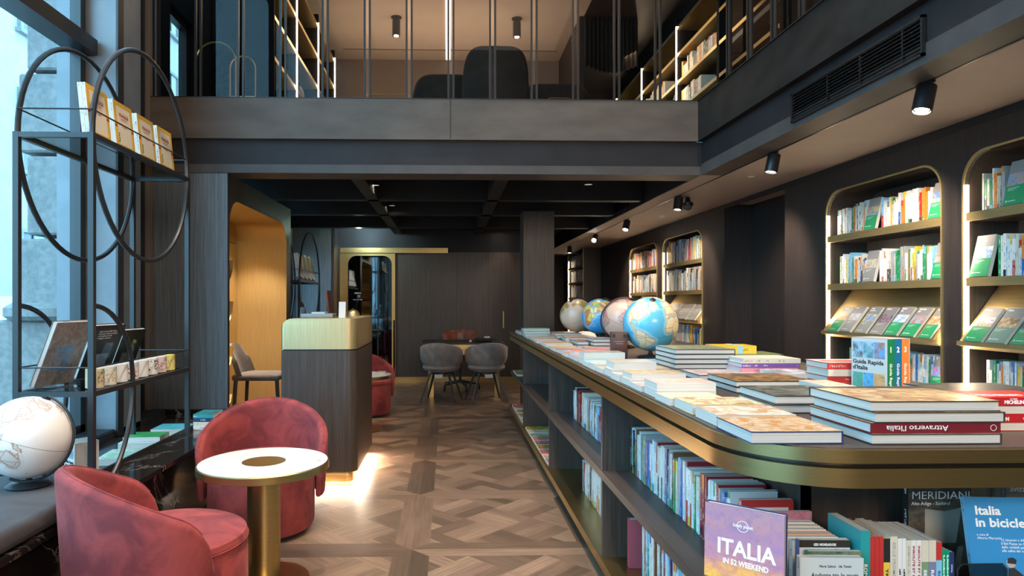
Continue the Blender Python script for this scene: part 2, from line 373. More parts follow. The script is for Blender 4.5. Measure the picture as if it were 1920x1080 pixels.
# arched opening helper: ring between rectangle (a0..a1, z0..z1) and rounded opening; plane 'x' at p
def arch_path(a0, a1, zb, zt, r, seg=8):
    P = [(a0, zb)]
    P += [(a0+r-r*math.cos(t), zt-r+r*math.sin(t)) for t in [PI/2*k/seg for k in range(seg+1)]]
    P += [(a1-r+r*math.sin(t), zt-r+r*math.cos(t)) for t in [PI/2*k/seg for k in range(seg+1)]]
    return P+[(a1, zb)]
def arch_wall(b, p, w0, w1, z0, z1, a0, a1, zb, zt, r, axis='x', m=0):
    inn = arch_path(a0, a1, zb, zt, r); n = len(inn); mid = n//2
    def P(a, z): return (p, a, z) if axis == 'x' else (a, p, z)
    out = []
    for k, (a, z) in enumerate(inn):
        if k == 0: out.append((w0, zb))
        elif k == n-1: out.append((w1, zb))
        elif z < zt-1e-6 and k < mid: out.append((w0, zb+(z1-zb)*(z-zb)/(zt-zb)))
        elif z < zt-1e-6: out.append((w1, zb+(z1-zb)*(z-zb)/(zt-zb)))
        elif k < mid: out.append((w0, z1))
        else: out.append((w1, z1))
    for k in range(n-1):
        pts = [inn[k], inn[k+1], out[k+1], out[k]]
        pts = [q for i, q in enumerate(pts) if q != pts[i-1]]
        b.face([P(*q) for q in pts], m)
    if zb > z0: b.face([P(w0, z0), P(w1, z0), P(w1, zb), P(w0, zb)], m)
# brass niche in the left wall, Y 5.45..7.6
NY0, NY1 = 5.50, 7.42
b = MB(); arch_wall(b, -1.80, 5.45, 7.62, 0, ZC, NY0, NY1, 0.0, 2.15, .22)
b.face([(-1.80, 7.62, 0), (-2.6, 7.62, 0), (-2.6, 7.62, ZC), (-1.80, 7.62, ZC)]); struct('wall_left_inner', b, 'woodb')
b = MB(); pth = arch_path(NY0, NY1, 0.0, 2.15, .22)
for k in range(len(pth)-1):
    (y0, z0), (y1, z1) = pth[k], pth[k+1]; b.face([(-1.80, y0, z0), (-1.80, y1, z1), (-2.34, y1, z1), (-2.34, y0, z0)])
b.face([(-2.34, y, z) for y, z in pth]); struct('wall_niche', b, 'brassn', ang=50)
b = MB(); b.box(-2.34, -2.33, NY0+.2, NY1-.1, 1.93, 1.936); struct('trim_3', b, 'woodb')
# right wall with arched recesses
NICHES = []                          # (near Y, far Y, top, x plane)
for nm, x0, x1 in (('B', 1181, 1232), ('C', 1243, 1317), ('D', 1551, 1766)):
    NICHES.append((nm, onX(x1, XW), onX(x0, XW)))
NICHES.append(('E', 2.55, onX(1809, XW)))
b = MB(); ys = [12.9]
NI = {n: (a, c) for n, a, c in NICHES}
DR0, DR1 = onX(1472, XW), onX(1358, XW)
bounds = {'B': ((NI['B'][0]+NI['C'][1])/2, 12.9), 'C': (DR1, (NI['B'][0]+NI['C'][1])/2), 'D': ((NI['D'][0]+NI['E'][1])/2, DR0), 'E': (2.0, (NI['D'][0]+NI['E'][1])/2)}
for n in 'BCDE':
    w0, w1 = bounds[n]; arch_wall(b, XW, w0, w1, 0, ZC, NI[n][0], NI[n][1], .08, 2.145, .17)
b.face([(XW, -3, 0), (XW, 2.0, 0), (XW, 2.0, ZC), (XW, -3, ZC)])
struct('wall_right', b, 'woodb')
b = MB(); b.box(XW, XW+.35, DR0, DR0+.005, 0, ZC); b.box(XW, XW+.35, DR1-.005, DR1, 0, ZC); struct('wall_right_recess_sides', b, 'woodb')
panel_box('door_2', XW+.30, XW+.36, DR0, DR1, 0, ZC, 'woodb')
b = MB(); b.box(XW-.004, XW+.02, -3, 12.9, ZC-.045, ZC); struct('trim_4', b, 'black')
# deeper far end on the right
panel_box('wall_return', 2.67, 3.3, 12.9, 12.93, 0, ZC, 'wood')
b = MB(); NA = (12.98, 14.62); b.box(2.67, 2.675, 14.62, 15.2, 0, ZC); b.box(2.67, 2.675, 12.93, 12.98, 0, ZC); b.box(2.67, 2.675, 12.98, 14.62, 0, .08); struct('wall_far_right', b, 'wood')
panel_box('wall_far_back', 1.2, 3.3, 15.2, 15.3, 0, 2.7, 'woodb')
panel_box('wall_far_left', 1.2, 1.24, 10.7, 15.2, 0, 2.7, 'woodb')
# back wall
panel_box('wall_back', -.845, 1.24, 10.65, 10.72, 0, 2.09, 'wood')
panel_box('wall_back_upper', -1.75, 1.24, 10.66, 10.74, 2.09, 2.7, 'painti')
panel_box('wall_back_side', -2.6, -1.78, 10.2, 10.3, 0, 2.6, 'wooddoor')
panel_box('wall_back_corner', -1.79, -1.75, 10.2, 10.7, 0, 2.6, 'woodb')
b = MB(); b.box(-.845, 1.2, 10.635, 10.65, 0, .085); struct('baseboard_back', b, 'brass')
b = MB()
for x in (-.36, .14, .66): b.box(x-.004, x+.004, 10.646, 10.651, .09, 2.07)
b.box(-.845, 1.2, 10.646, 10.652, 1.98, 1.984); struct('trim_5', b, 'black')
b = MB(); b.box(-1.72, .0, 10.60, 10.66, 2.075, 2.155); struct('trim_6', b, 'brass')
r_ = MB(); r_.box(.88, .90, 10.60, 10.62, .87, 1.14); r_.box(.885, .895, 10.61, 10.66, .9, .92); r_.box(.885, .895, 10.61, 10.66, 1.09, 1.11)
tag(r_.build('door_pull', 'brass'), 'slim upright brass pull on the dark oak doors behind the desk', 'handle')
panel_box('wall_behind_mirror_door', -1.80, -.80, 10.665, 10.72, 0, 2.2, 'woodb'); panel_box('wall_door_jamb', -1.775, -1.725, 10.59, 10.70, 0, 2.2, 'woodb')
# mirror door in brass frame
b = MB(); arch_wall(b, 10.62, -1.73, -.85, 0, 2.07, -1.60, -.90, .09, 2.03, .14, axis='y'); b.box(-.85, -.845, 10.6, 10.66, 0, 2.07); d1 = struct('door_1', b, 'brass')
b = MB(); b.face([(x, 10.635, z) for x, z in arch_path(-1.60, -.90, .09, 2.03, .14)]); o = b.build('mirror_pane', 'mirror', d1, norm=False)
b = MB(); b.box(-1.13, -1.115, 10.622, 10.634, .1, 2.0); b.build('glazing_bar', 'black', d1)
FY = lambda x, z: frame((1,0,0), (0,0,1), (0,-1,0), (x, 10.63, z))
text('LIBRERIA', .035, 'textw', d1, FY(-1.50, 1.42), width=.11); text('\u2708', .05, 'textw', d1, FY(-1.46, 1.36), width=.05); text('SALA LETTURA', .02, 'textw', d1, FY(-1.52, 1.32), width=.15)
# ceilings and soffits
panel_box('ceiling_gallery_underside', 2.11, 3.4, -3, 15.2, ZC, ZC+.05, 'ceilw')
panel_box('ceiling_rear', -2.6, 2.11, 5.72, 15.3, 2.6, 2.66, 'ceilb')
panel_box('ceiling_over_front', -2.6, 3.4, -3, 5.4, 5.6, 5.7, 'wallt')
b = MB(); b.box(2.095, 2.11, 5.72, 15.2, ZC, 2.6); struct('trim_7', b, 'painti')
def beam(n, x0, x1, y0, y1, z0=ZC+.03, mat='ceilb'): panel_box('trim_%d' % n, x0, x1, y0, y1, z0, 2.6, mat)
beam(8, -2.4, 2.09, 7.05, 7.17); beam(9, -2.4, 2.09, 8.25, 8.40); beam(10, -2.4, 2.09, 9.7, 9.85)
beam(11, -.86, -.74, 5.72, 10.6); beam(12, .42, .54, 5.72, 10.6)
# front beam and gallery fascias
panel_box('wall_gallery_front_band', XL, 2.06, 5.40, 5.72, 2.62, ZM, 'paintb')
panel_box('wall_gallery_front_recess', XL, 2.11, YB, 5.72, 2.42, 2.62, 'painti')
panel_box('wall_gallery_front_lip', XL, 2.11, YB-.006, 5.72, ZC, 2.42, 'paintd')
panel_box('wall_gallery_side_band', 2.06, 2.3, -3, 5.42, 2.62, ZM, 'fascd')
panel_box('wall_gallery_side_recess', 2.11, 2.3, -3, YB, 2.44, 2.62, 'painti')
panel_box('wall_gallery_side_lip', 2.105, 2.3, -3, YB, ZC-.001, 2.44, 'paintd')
b = MB(); b.box(-.004+.02, .004+.02, 5.397, 5.401, 2.63, ZM); b.box(XL, 2.06, 5.395, 5.41, ZM, ZM+.006); b.box(2.05, 2.06, -3, 5.4, ZM, ZM+.006); struct('trim_13', b, 'steel')
# column at the island's far end, oak clad
b = MB(); b.rbox(.90, 1.275, 7.9, 8.25, 0, ZC+.03, .006, 1, edges='v'); struct('wall_column', b, 'wood')
# mezzanine shell
panel_box('floor_mezzanine', -2.6, 3.4, 5.72, 12.4, 2.72, ZM, 'woodb')
panel_box('floor_gallery', 2.3, 3.4, -3, 5.72, 2.42, ZM, 'woodb')
panel_box('ceiling_mezzanine', -1.9, 1.86, 5.5, 12.4, 5.2, 5.3, 'ceilw'); panel_box('ceiling_mezzanine_side', 1.86, 3.4, 5.5, 12.4, 5.2, 5.3, 'woodb')
panel_box('wall_mezzanine_back', -1.9, 1.8, 10.7, 10.8, ZM, 5.2, 'wallt')
b = MB()
for (x0, z0, x1, z1) in ((-1.62, 5.198, 1.7, 5.2),):
    b.box(x0, x1, 10.25, 10.27, 5.192, 5.2); b.box(x0, x1, 8.3, 8.31, 5.196, 5.2)
struct('trim_14', b, 'wallt')
panel_box('wall_mezzanine_partition', 1.8, 1.86, 9.0, 10.8, ZM, 5.2, 'woodb')
panel_box('wall_mezzanine_right_back', 1.86, 3.4, 12.3, 12.4, ZM, 5.2, 'woodb')
b = MB(); b.box(3.3, 3.4, -3, 12.4, ZM, 5.6); struct('wall_gallery_right', b, 'woodb')
panel_box('wall_mezzanine_left', -2.1, -2.0, 6.3, 10.8, ZM, 5.2, 'ink')
b = MB(); b.box(-2.6, -2.45, 5.7, 5.9, ZM, 5.7); b.box(-2.6, -2.45, 6.45, 7.2, ZM, 5.7); b.box(-2.6, -2.45, 5.9, 6.45, 3.95, 5.7); b.box(-2.6, -2.0, 7.2, 7.25, ZM, 5.7); struct('wall_mezzanine_window_side', b, 'ink')
panel_box('wall_rear_of_void', -2.6, 3.4, -3.1, -3.0, 0, 5.7, 'ceilw')
light('AREA', 'mezzanine_cove_light', (0, 9.3, 4.2), 20, (1, .70, .45), (0, 9.4, 5.2), shape='RECTANGLE', size=2.6, size_y=1.6)
b = MB(); b.box(-.035, .035, 6.0, 10.66, 5.188, 5.199); tag(b.build('ceiling_light_line', 'ledc'), 'pale linear ceiling light running back over the upper floor', 'light')
# shop window: frame and panes
def window(n, x, y0, y1, z0, z1, mull, trans, fw=.06, mat='black'):
    b = MB(); b.box(x-.05, x+.02, y0, y1, z0, z0+fw); b.box(x-.05, x+.02, y0, y1, z1-fw, z1); b.box(x-.05, x+.02, y0, y0+fw, z0, z1); b.box(x-.05, x+.02, y1-fw, y1, z0, z1)
    for m in mull: b.box(x-.05, x+.04, m-.03, m+.03, z0, z1)
    for (z, d, h) in trans: b.box(x-.06, x+d, y0, y1, z-h/2, z+h/2)
    w = struct('window_%d' % n, b, mat); g = MB(); g.face([(x-.02, y0, z0), (x-.02, y1, z0), (x-.02, y1, z1), (x-.02, y0, z1)]); g.build('pane', 'glass', w); return w
window(1, XL, -3, 4.5, .42, 5.7, (1.6,), ((3.0, .10, .10),))
window(2, -2.42, 7.65, 10.2, .3, 2.12, (8.4, 9.9), ())
panel_box('wall_under_rear_window', -2.6, -2.40, 7.62, 10.2, 0, .3, 'bmarble'); panel_box('wall_over_rear_window', -2.6, -2.38, 7.62, 10.2, 2.12, 2.6, 'blue')
window(3, -2.52, 5.9, 6.45, ZM, 3.95, (), ())  # window added upstairs to stand in for a reflected facade
# stone bench under the window: black marble with a sunken display tray
b = MB(); b.box(-1.70, -1.465, -3, 5.44, .425, .45); b.box(XL, -1.70, -3, 5.44, .36, .385); struct('trim_15', b, 'bmarble')
b = MB(); b.box(-1.56, -1.50, -3, 5.44, .06, .425); b.box(-1.60, -1.53, -3, 5.44, 0, .06); b.box(XL, -1.56, 5.40, 5.44, 0, .425); struct('wall_bench_front', b, 'bmarble')
b = MB(); b.box(-1.712, -1.70, 3.02, 5.42, .385, .472); b.box(XL, -1.70, 3.02, 3.032, .385, .472); struct('trim_16', b, 'black')
b = MB(); b.box(-2.42, -2.24, 3.05, 5.3, .386, .43)
for k in range(75): b.box(-2.41, -2.25, 3.07+k*.03, 3.085+k*.03, .43, .438)
tag(b.build('floor_convector_grille', 'black'), 'black slotted heating grille along the foot of the shop window', 'grille')
# cushion
b = MB(); b.rbox(XL+.01, -1.475, -2.9, 2.99, .452, .53, .03, 4); b.absorb
tag(b.build('bench_cushion', 'bluev'), 'slate blue velvet cushion on the marble window bench', 'cushion')
# ---------------------------------------------------------------- outside
panel_box('ground_outside', -40, -2.7, -20, 60, -.25, -.12, 'asphalt'); panel_box('pavement_outside', -4.8, -2.7, -20, 60, -.12, -.02, 'stone')
bd = thing('building', 'pale rendered building with shuttered windows across the street', 'building', (-11, 20, -.12))
b = MB(); b.box(-3, 0, -20, 40, 0, 18); b.build('wall', 'facade', bd)
for i in range(12):
    for j in range(4):
        y = -8+i*2.9; z = 1.2+j*3.6; f = MB(); f.box(-.02, .1, y-.62, y-.5, z, z+2.1); f.box(-.02, .1, y+.5, y+.62, z, z+2.1); f.box(-.02, .1, y-.5, y+.5, z+2.0, z+2.1); f.box(-.02, .16, y-.7, y+.7, z-.1, z)
        w = f.build('window_surround', 'stone', bd); g = MB(); g.face([(.03, y+.02, z), (.03, y+.5, z), (.03, y+.5, z+2), (.03, y+.02, z+2)]); g.build('shutter', 'facade', w)
        g = MB(); g.face([(.02, y-.5, z), (.02, y-.02, z), (.02, y-.02, z+2), (.02, y-.5, z+2)]); g.box(.03, .05, y-.03, y+.03, z, z+2); g.build('window_pane', 'darkg', w)
pl = thing('stone_pier', 'pale rusticated stone pier outside the glass beside the door jamb', 'pillar', (-2.9, 5.2, -.12))
b = MB()
b.box(-.62, .2, -.3, .5, 0, .35); b.rbox(-.45, .2, -.22, .5, .35, 1.28, .02, 1)
for k in range(11): b.rbox(-.32+(.06 if k % 2 else 0), .18, -.16, .5, 1.30+k*.62, 1.89+k*.62, .015, 1)
b.build('shaft', 'stone', pl)
b = MB(); b.lathe([(.30, 0), (.34, .03), (.34, .09), (.28, .13)], 24, (-.12, -.02, 1.28)); b.build('base_moulding', 'stone', pl)
# car at the kerb
cr = thing('car', 'white car parked outside the window at the kerb', 'car', (-6.3, 8.7, -.12), math.radians(8))
b = MB(); prof = [(-2.1, .35), (-2.15, .75), (-1.9, .98), (-.95, 1.05), (-.3, 1.48), (1.1, 1.5), (1.75, 1.05), (2.1, .9), (2.12, .35)]
b.prism(prof, -.85, .85, 'x'); b.build('body', 'carp', cr, ang=60)
b = MB(); b.prism([(-.85, 1.06), (-.27, 1.42), (1.05, 1.44), (1.6, 1.06)], -.856, .856, 'x'); b.build('side_windows', 'darkg', cr)
for sx in (-.78, .78):
    for y in (-1.35, 1.35):
        b = MB(); b.lathe([(.0, -.1), (.30, -.1), (.33, -.06), (.33, .06), (.30, .1), (0, .1)], 24, X=T((sx, y, .33)) @ Ry(PI/2)); w = b.build('wheel', 'rubber', cr)
        b = MB(); b.lathe([(.0, -.11), (.2, -.11), (.2, .11), (0, .11)], 16, X=T((sx, y, .33)) @ Ry(PI/2)); b.build('hubcap', 'steel', w)
# ---------------------------------------------------------------- books
PAL = {'white': (.74,.72,.68), 'ivory': (.66,.59,.46), 'grey': (.36,.36,.36), 'black': (.02,.02,.022), 'red': (.52,.035,.03), 'crimson': (.28,.02,.03), 'orange': (.75,.22,.03), 'yellow': (.78,.55,.06),
       'green': (.02,.24,.09), 'teal': (.02,.30,.30), 'light blue': (.22,.50,.68), 'blue': (.03,.13,.42), 'navy': (.02,.035,.13), 'purple': (.20,.09,.30), 'brown': (.20,.09,.045), 'pink': (.68,.26,.30), 'olive': (.25,.26,.09)}
def ink_for(c): return (.05,.05,.05) if sum(PAL[c]) > .95 else (.82,.80,.74)
def book(name, Wd, H, Tk, X, col='white', spine=None, cover=None, hard=False, split=False, ink=None, pagecol=None, label=None, cat='book', group=None, mats=('print','pages','photo','photol')):
    """x: spine to fore edge, y: foot to head, z: back cover to front cover"""
    c = .0025 if hard else .0008; e = .003 if hard else .0006; base = PAL[col] if isinstance(col, str) else col; ik = ink or (ink_for(col) if isinstance(col, str) else (.8,.8,.8))
    b = MB(); b.box(0, Wd, 0, H, 0, c, 0, base); b.box(0, Wd, 0, H, Tk-c, Tk, 0, base); b.box(0, c, 0, H, c, Tk-c, 0, base)
    for (f0, f1, cc, ii) in (spine or [(0, 1, base, ik)]):
        b.face([(-.0003, H*f0, Tk), (-.0003, H*f1, Tk), (-.0003, H*f1, 0), (-.0003, H*f0, 0)], 0, cc, ii, [(1, H*f0), (1, H*f1), (0, H*f1), (0, H*f0)])
    for q_, (a0, a1, f0, f1, mi, cc, ii) in enumerate(cover or []):
        zt_ = Tk+.0002+min(q_, 8)*.00004
        b.face([(Wd*a0, H*f0, zt_), (Wd*a1, H*f0, zt_), (Wd*a1, H*f1, zt_), (Wd*a0, H*f1, zt_)], mi, cc, ii, [(a0*Wd, H*f0), (a1*Wd, H*f0), (a1*Wd, H*f1), (a0*Wd, H*f1)])
    def pages(q, mi):
        vs = (c, Wd-e, e, H-e, c, Tk-c); x0, x1, y0, y1, z0, z1 = vs
        for p, uv in (([(x1,y0,z0),(x1,y1,z0),(x1,y1,z1),(x1,y0,z1)], [(z0,y0),(z0,y1),(z1,y1),(z1,y0)]), ([(x0,y0,z0),(x1,y0,z0),(x1,y0,z1),(x0,y0,z1)], [(z0,x0),(z0,x1),(z1,x1),(z1,x0)]), ([(x1,y1,z0),(x0,y1,z0),(x0,y1,z1),(x1,y1,z1)], [(z0,x1),(z0,x0),(z1,x0),(z1,x1)])):
            q.face(p, mi, (.8,.76,.7), None, uv)
    if not split: pages(b, 1)
    o = b.build(name, list(mats), smooth=False, weld=False, norm=False)
    if split: q = MB(); pages(q, 0); q.build('pages', 'pages', o, smooth=False, weld=False, norm=False)
    o.matrix_world = X
    if label: tag(o, label, cat, group)
    return o
def up_left(x, y, z): return frame((1,0,0), (0,0,1), (0,-1,0), (x, y, z))       # spine towards the aisle (-X), upright
def up_front(x, y, z): return frame((0,1,0), (0,0,1), (1,0,0), (x, y, z))       # spine towards -Y, upright
def flat(x, y, z, a=0, spine='back'):                                             # lying; origin = front left corner of a (w along x, d along y) footprint
    return T((x, y, z)) @ Rz(a)
SETS = {
  'guides': ['white','white','white','white','green','green','red','yellow','light blue','white','ivory','grey','orange','blue','white','ivory','white'],
  'island': ['white','white','white','white','white','crimson','blue','light blue','ivory','green','black','crimson','ivory','white','grey','white','brown','navy'],
  'old': ['ivory','brown','crimson','orange','black','ivory','brown','olive'],
  'mags': ['white','grey','ivory','grey','white','black','brown','grey','ivory','light blue','white'],
  'mix': ['white','red','blue','green','orange','ivory','yellow','black','white','grey','light blue','pink','white']}
def spine_for(rng, col, H):
    base = PAL[col]; ik = ink_for(col); k = rng.random(); c2 = rng.choice(['white','red','yellow','green','blue','black','orange','light blue']); c2 = c2 if c2 != col else 'black'
    if k < .35: return [(0, 1, base, ik)], None
    if k < .55: return [(0, .78, base, ik), (.78, 1, PAL[c2], ink_for(c2))], (c2, 'head')
    if k < .75: return [(0, .16, PAL[c2], ink_for(c2)), (.16, 1, base, ik)], (c2, 'foot')
    if k < .9: return [(0, .42, PAL[c2], ink_for(c2)), (.42, 1, base, ik)], (c2, 'lower half')
    return [(0, .06, PAL[c2], PAL[c2]), (.06, .9, base, ik), (.9, 1, PAL[c2], PAL[c2])], (c2, 'ends')
def size_word(t): return 'slim' if t < .014 else 'thick' if .027 < t < .031 else ''
def row(where, name, x, y, y_end, z, pal, hr=(.17,.23), tr=(.010,.026), dep=(.11,.13), seed=1, group=None, gaps=(), step=-1, setback=.008, axis='y', hfun=None, split=False):
    """standing books, spines to -X (axis y, running towards the viewer) or to -Y (axis x)"""
    rng = random.Random(seed); n = 0; p = y
    while True:
        t = rng.uniform(*tr); h = rng.uniform(*hr)
        if rng.random() < .35 and n: h, t = ph, pt
        g = [q for q in gaps if (q[0] >= p >= q[1] if step < 0 else q[0] <= p <= q[1])]
        if g: p = g[0][1]+step*.001; continue
        if (step < 0 and p-t < y_end) or (step > 0 and p+t > y_end): break
        if (step < 0 and any(p > q[0] > p-t for q in gaps)): p = [q for q in gaps if p > q[0] > p-t][0][0]-1e-4; continue
        n += 1; col = rng.choice(SETS[pal]) if not (n > 1 and rng.random() < .3) else pc
        sp, xt = spine_for(rng, col, h); d = rng.uniform(*dep); ph, pt, pc = h, t, col
        ex = ' with %s %s' % xt if xt else ''
        lab = ('%s %s %s%s, %s %s' % (size_word(t), col, name.replace('_', ' '), ex, ordw(n), where)).strip()
        sb = rng.uniform(0, setback); cv = None
        if rng.random() < .7: cv = [(.0, 1, 0, .7, 2, PAL[col], PAL[rng.choice(['light blue','brown','green','ivory'])]), (0, 1, .7, 1, 0, PAL[col], ink_for(col))]
        X = up_left(x+sb, p, z) if axis == 'y' else up_front(p, x+sb, z)
        book(name, d, h, t-.0006, X, col, sp, cv, label=lab, group=group, split=split)
        p += step*(t+.0004)
    return n
GR = (.015,.27,.10); GY = (.24,.225,.215)
def guide(name, X, w=.125, h=.228, t=.022, label='', group=None, title=None, grey=False, pic=((.12,.28,.55),(.62,.45,.22)), size=.018, low=None):
    lo = low or ((.25,.25,.23) if grey else GR)
    cv = [(0,1,.72,1,0,GY,GY), (0,1,.44,.72,2,pic[0],pic[1]), (0,1,0,.44,0,lo,lo)]
    for k in range(3): cv.append((.1, .1+.55-.12*k, .385-.028*k, .392-.028*k, 0, (.8,.8,.78), (.8,.8,.78)))
    o = book(name, w, h, t, X, GY, [(0,.7,lo,(.8,.8,.75)), (.7,1,GY,(.8,.8,.8))], cv, label=label, cat='book', group=group)
    b = MB(); b.lathe([(.003,0),(.0055,0),(.0055,.0004),(.003,.0004)], 12, (.018, .022, t+.0003), ring=True); b.build('publisher_mark', 'textw', o)
    b = MB(); b.box(.028, .075, .0205, .0235, t+.0003, t+.0006); b.build('publisher_line', 'textw', o)
    if title:
        ls = title.split('|')
        for k, s in enumerate(ls): text(s, size, 'textw', o, T((.010, h*.92-k*size*1.05-.002, t+.0006)), sx=.95, bold=.0004)
    return o
# ---------------------------------------------------------------- recessed bookcases
def bookcase(nm, a0, a1, x, zs, zt=2.145, zb=.08, r=.17, dep=.32, display=None, label='', arch=True, ledst=1.0, lednear=True):
    th_ = thing('bookcase', label, 'bookcase', (x, (a0+a1)/2, zb)); O = Vector(th_.location)
    def bl(b, name, mat, par=th_, **k):
        for v in b.bm.verts: v.co -= O
        return b.build(name, mat, par, **k)
    path = arch_path(a0, a1, zb, zt, r) if arch else [(a0, zb), (a0, zt), (a1, zt), (a1, zb)]
    b = MB()
    for k in range(len(path)-1):
        (y0, z0), (y1, z1) = path[k], path[k+1]; b.face([(x, y0, z0), (x, y1, z1), (x+dep, y1, z1), (x+dep, y0, z0)])
    b.box(x+.001, x+dep, a0+.001, a1-.001, zb-.02, zb); bl(b, 'lining', 'wood', norm=False)
    b = MB(); b.face([(x+dep, y, z) for y, z in path]); bl(b, 'back_panel', 'wood', norm=False)
    b = MB(); w = .012
    for k in range(len(path)-1):
        (y0, z0), (y1, z1) = path[k], path[k+1]
        cy, cz = (a0+a1)/2, (zb+zt)/2
        def o_(p):
            y, z = p; return (y-w if y < cy else y+w, z if z < zt-r else z+w*(z-(zt-r))/r)
        q0, q1 = o_(path[k]), o_(path[k+1]); xf = x-.010
        b.face([(xf, y0, z0), (xf, y1, z1), (xf, q1[0], q1[1]), (xf, q0[0], q0[1])])
        b.face([(xf, y0, z0), (xf, y1, z1), (x+.02, y1, z1), (x+.02, y0, z0)]); b.face([(xf, *q0), (xf, *q1), (x+.0, *q1), (x+.0, *q0)])
    bl(b, 'arch_trim', 'trimb', norm=False)
    for e, on in ((a1, True), (a0, lednear)):
        if on:
            s = -1 if e == a1 else 1; b = MB(); b.box(x+.004, x+.018, min(e, e+s*.008), max(e, e+s*.008), zb+.02, zt-r); bl(b, 'light_strip', 'led')
    for z in zs:
        b = MB(); b.box(x+.014, x+dep, a0+.003, a1-.003, z-.045, z); s_ = bl(b, 'shelf', 'woodh')
        b = MB(); b.box(x-.002, x+.014, a0+.010, a1-.010, z-.048, z+.002); bl(b, 'shelf_edge', 'trimb', s_)
    if display:
        z = display; b = MB()
        P = [(x-.055, z-.012), (x-.052, z+.012), (x-.042, z+.004), (x+.20, z+.335), (x+.235, z+.335), (x+.235, z+.30), (x+.02, z-.035)]
        for v in P: pass
        b.prism(P, a0+.006, a1-.006, 'y'); 
        for v in b.bm.verts: v.co -= O
        # prism over y uses (a, h, b)
        b.build('sloping_display_ledge', 'trimb', th_)
    return th_
ZS = (1.81, 1.435)
bookcase('E', *NI['E'], XW, (1.81, 1.435, .73, .40), display=1.06, label='nearest arched recess bookcase with brass shelf edges, cut by the frame edge')
bookcase('D', *NI['D'], XW, (1.81, 1.435, .73, .40), display=1.06, label='arched recess bookcase with brass shelf edges between the dark doorway and nearest one')
bookcase('C', *NI['C'], XW, (1.81, 1.435, .73, .40), display=1.06, label='wide arched recess bookcase behind the front blue globe')
bookcase('B', *NI['B'], XW, (1.81, 1.435, .73, .40), display=1.06, label='narrow looking arched recess bookcase, farther of the two behind the globes')
bookcase('A', *NA, 2.67, (2.02, 1.70, 1.38, 1.06, .74, .42), zt=2.349, label='tall square bookcase with lit edge at the far end of the hall', arch=False, lednear=False)
def sl(x, y, z):                       # on the sloping ledge
    a = math.atan2(.331, .242); u = (math.cos(a), 0, math.sin(a)); n = (-math.sin(a), 0, math.cos(a)); return frame((0,-1,0), u, n, (x-.044+n[0]*.002, y, z+.006+n[2]*.002))
def faced(x, y, z, lean=.22):          # cover towards -X, leaning back
    u = (math.sin(lean), 0, math.cos(lean)); n = (-math.cos(lean), 0, math.sin(lean)); return frame((0,-1,0), u, n, (x, y, z))
PICS = [((.10,.25,.60),(.65,.42,.16)), ((.30,.45,.65),(.70,.70,.68)), ((.55,.62,.68),(.50,.30,.22)), ((.22,.12,.07),(.70,.45,.25)), ((.10,.06,.10),(.30,.22,.26)), ((.05,.09,.03),(.60,.32,.12)), ((.55,.14,.06),(.30,.40,.50)), ((.12,.30,.62),(.75,.55,.15))]
# nearest two recesses
a0, a1 = NI['D']
g1 = onX(1617, XW); g2 = onX(1737, XW)
guide('guidebook', faced(XW+.03, g1, 1.812), label='green and grey guidebook faced out beside orange spines, top shelf of second recess', pic=((.16,.22,.5),(.62,.52,.08)))
guide('guidebook', faced(XW+.03, g2, 1.812), label='green and grey guidebook faced out at the near end, top shelf of second recess', pic=PICS[0])
row('along top shelf of second recess', 'guidebook', XW+.05, a1-.05, a0+.02, 1.812, 'guides', (.165,.225), seed=11, gaps=((g1+.004, g1-.13), (g2+.004, a0)), hfun=1)
g1 = onX(1614, XW); g2 = onX(1742, XW)
guide('guidebook', faced(XW+.03, g1, 1.437), label='grey guidebook faced out among slim spines, middle shelf of second recess', grey=True, pic=((.3,.3,.32),(.6,.52,.35)))
guide('guidebook', faced(XW+.03, g2, 1.437), label='green and grey guidebook faced out at the near end, middle shelf of second recess', pic=((.45,.4,.35),(.25,.2,.18)))
row('along middle shelf of second recess', 'guidebook', XW+.05, a1-.08, a0+.02, 1.437, 'guides', (.17,.235), (.008,.020), seed=12, gaps=((g1+.004, g1-.13), (g2+.004, a0)))
row('along low shelf of second recess', 'guidebook', XW+.05, a1-.20, a0+.13, .732, 'guides', (.18,.235), (.010,.024), seed=13)
guide('guidebook', faced(XW+.03, a0+.125, .732), label='green and grey guidebook faced out, low shelf of second recess', pic=((.1,.3,.7),(.7,.1,.08)), title='D')
tt = [('Grecia', 0), ('Germania|Sud', 0), ('Francia|Sud', 0), ('Corsica', 1), ('Puglia|Basilicata', 1), ('Lazio', 1), ('Provenza', 0)]
yy = [a0+.13, a0+.13+.162, a0+.13+.32, a0+.13+.485, a0+.13+.645, a0+.13+.82, a0+.13+.985]
for k, (s, g) in enumerate(tt):
    guide('guidebook', sl(XW, yy[k]-.001, 1.06), w=.122 if k else .10, t=.012+.004*(k % 3), label='%s guidebook titled %s on the brass ledge of second recess' % ('grey' if g else 'green and grey', s.replace('|', ' ')), title=s, grey=bool(g), pic=PICS[(k*3+3) % 8], size=.017)
a0, a1 = NI['E']
guide('guidebook', faced(XW+.03, onX(1868, XW)-.03, 1.812), w=.13, h=.245, label='green and white guidebook faced out, top shelf of nearest recess', pic=((.12,.35,.62),(.50,.30,.18)))
row('along top shelf of nearest recess', 'guidebook', XW+.05, a1-.06, onX(1868, XW), 1.812, 'guides', (.18,.235), (.010,.022), seed=21)
guide('guidebook', faced(XW+.03, a1-.02, 1.437), h=.24, w=.13, label='green and grey guidebook faced out at the far end, middle shelf of nearest recess', pic=((.2,.35,.6),(.62,.6,.55)), title='Monaco|e la Baviera', size=.015)
row('along middle shelf of nearest recess', 'guidebook', XW+.05, a1-.165, a0+.4, 1.437, 'guides', (.19,.235), (.012,.024), seed=24)
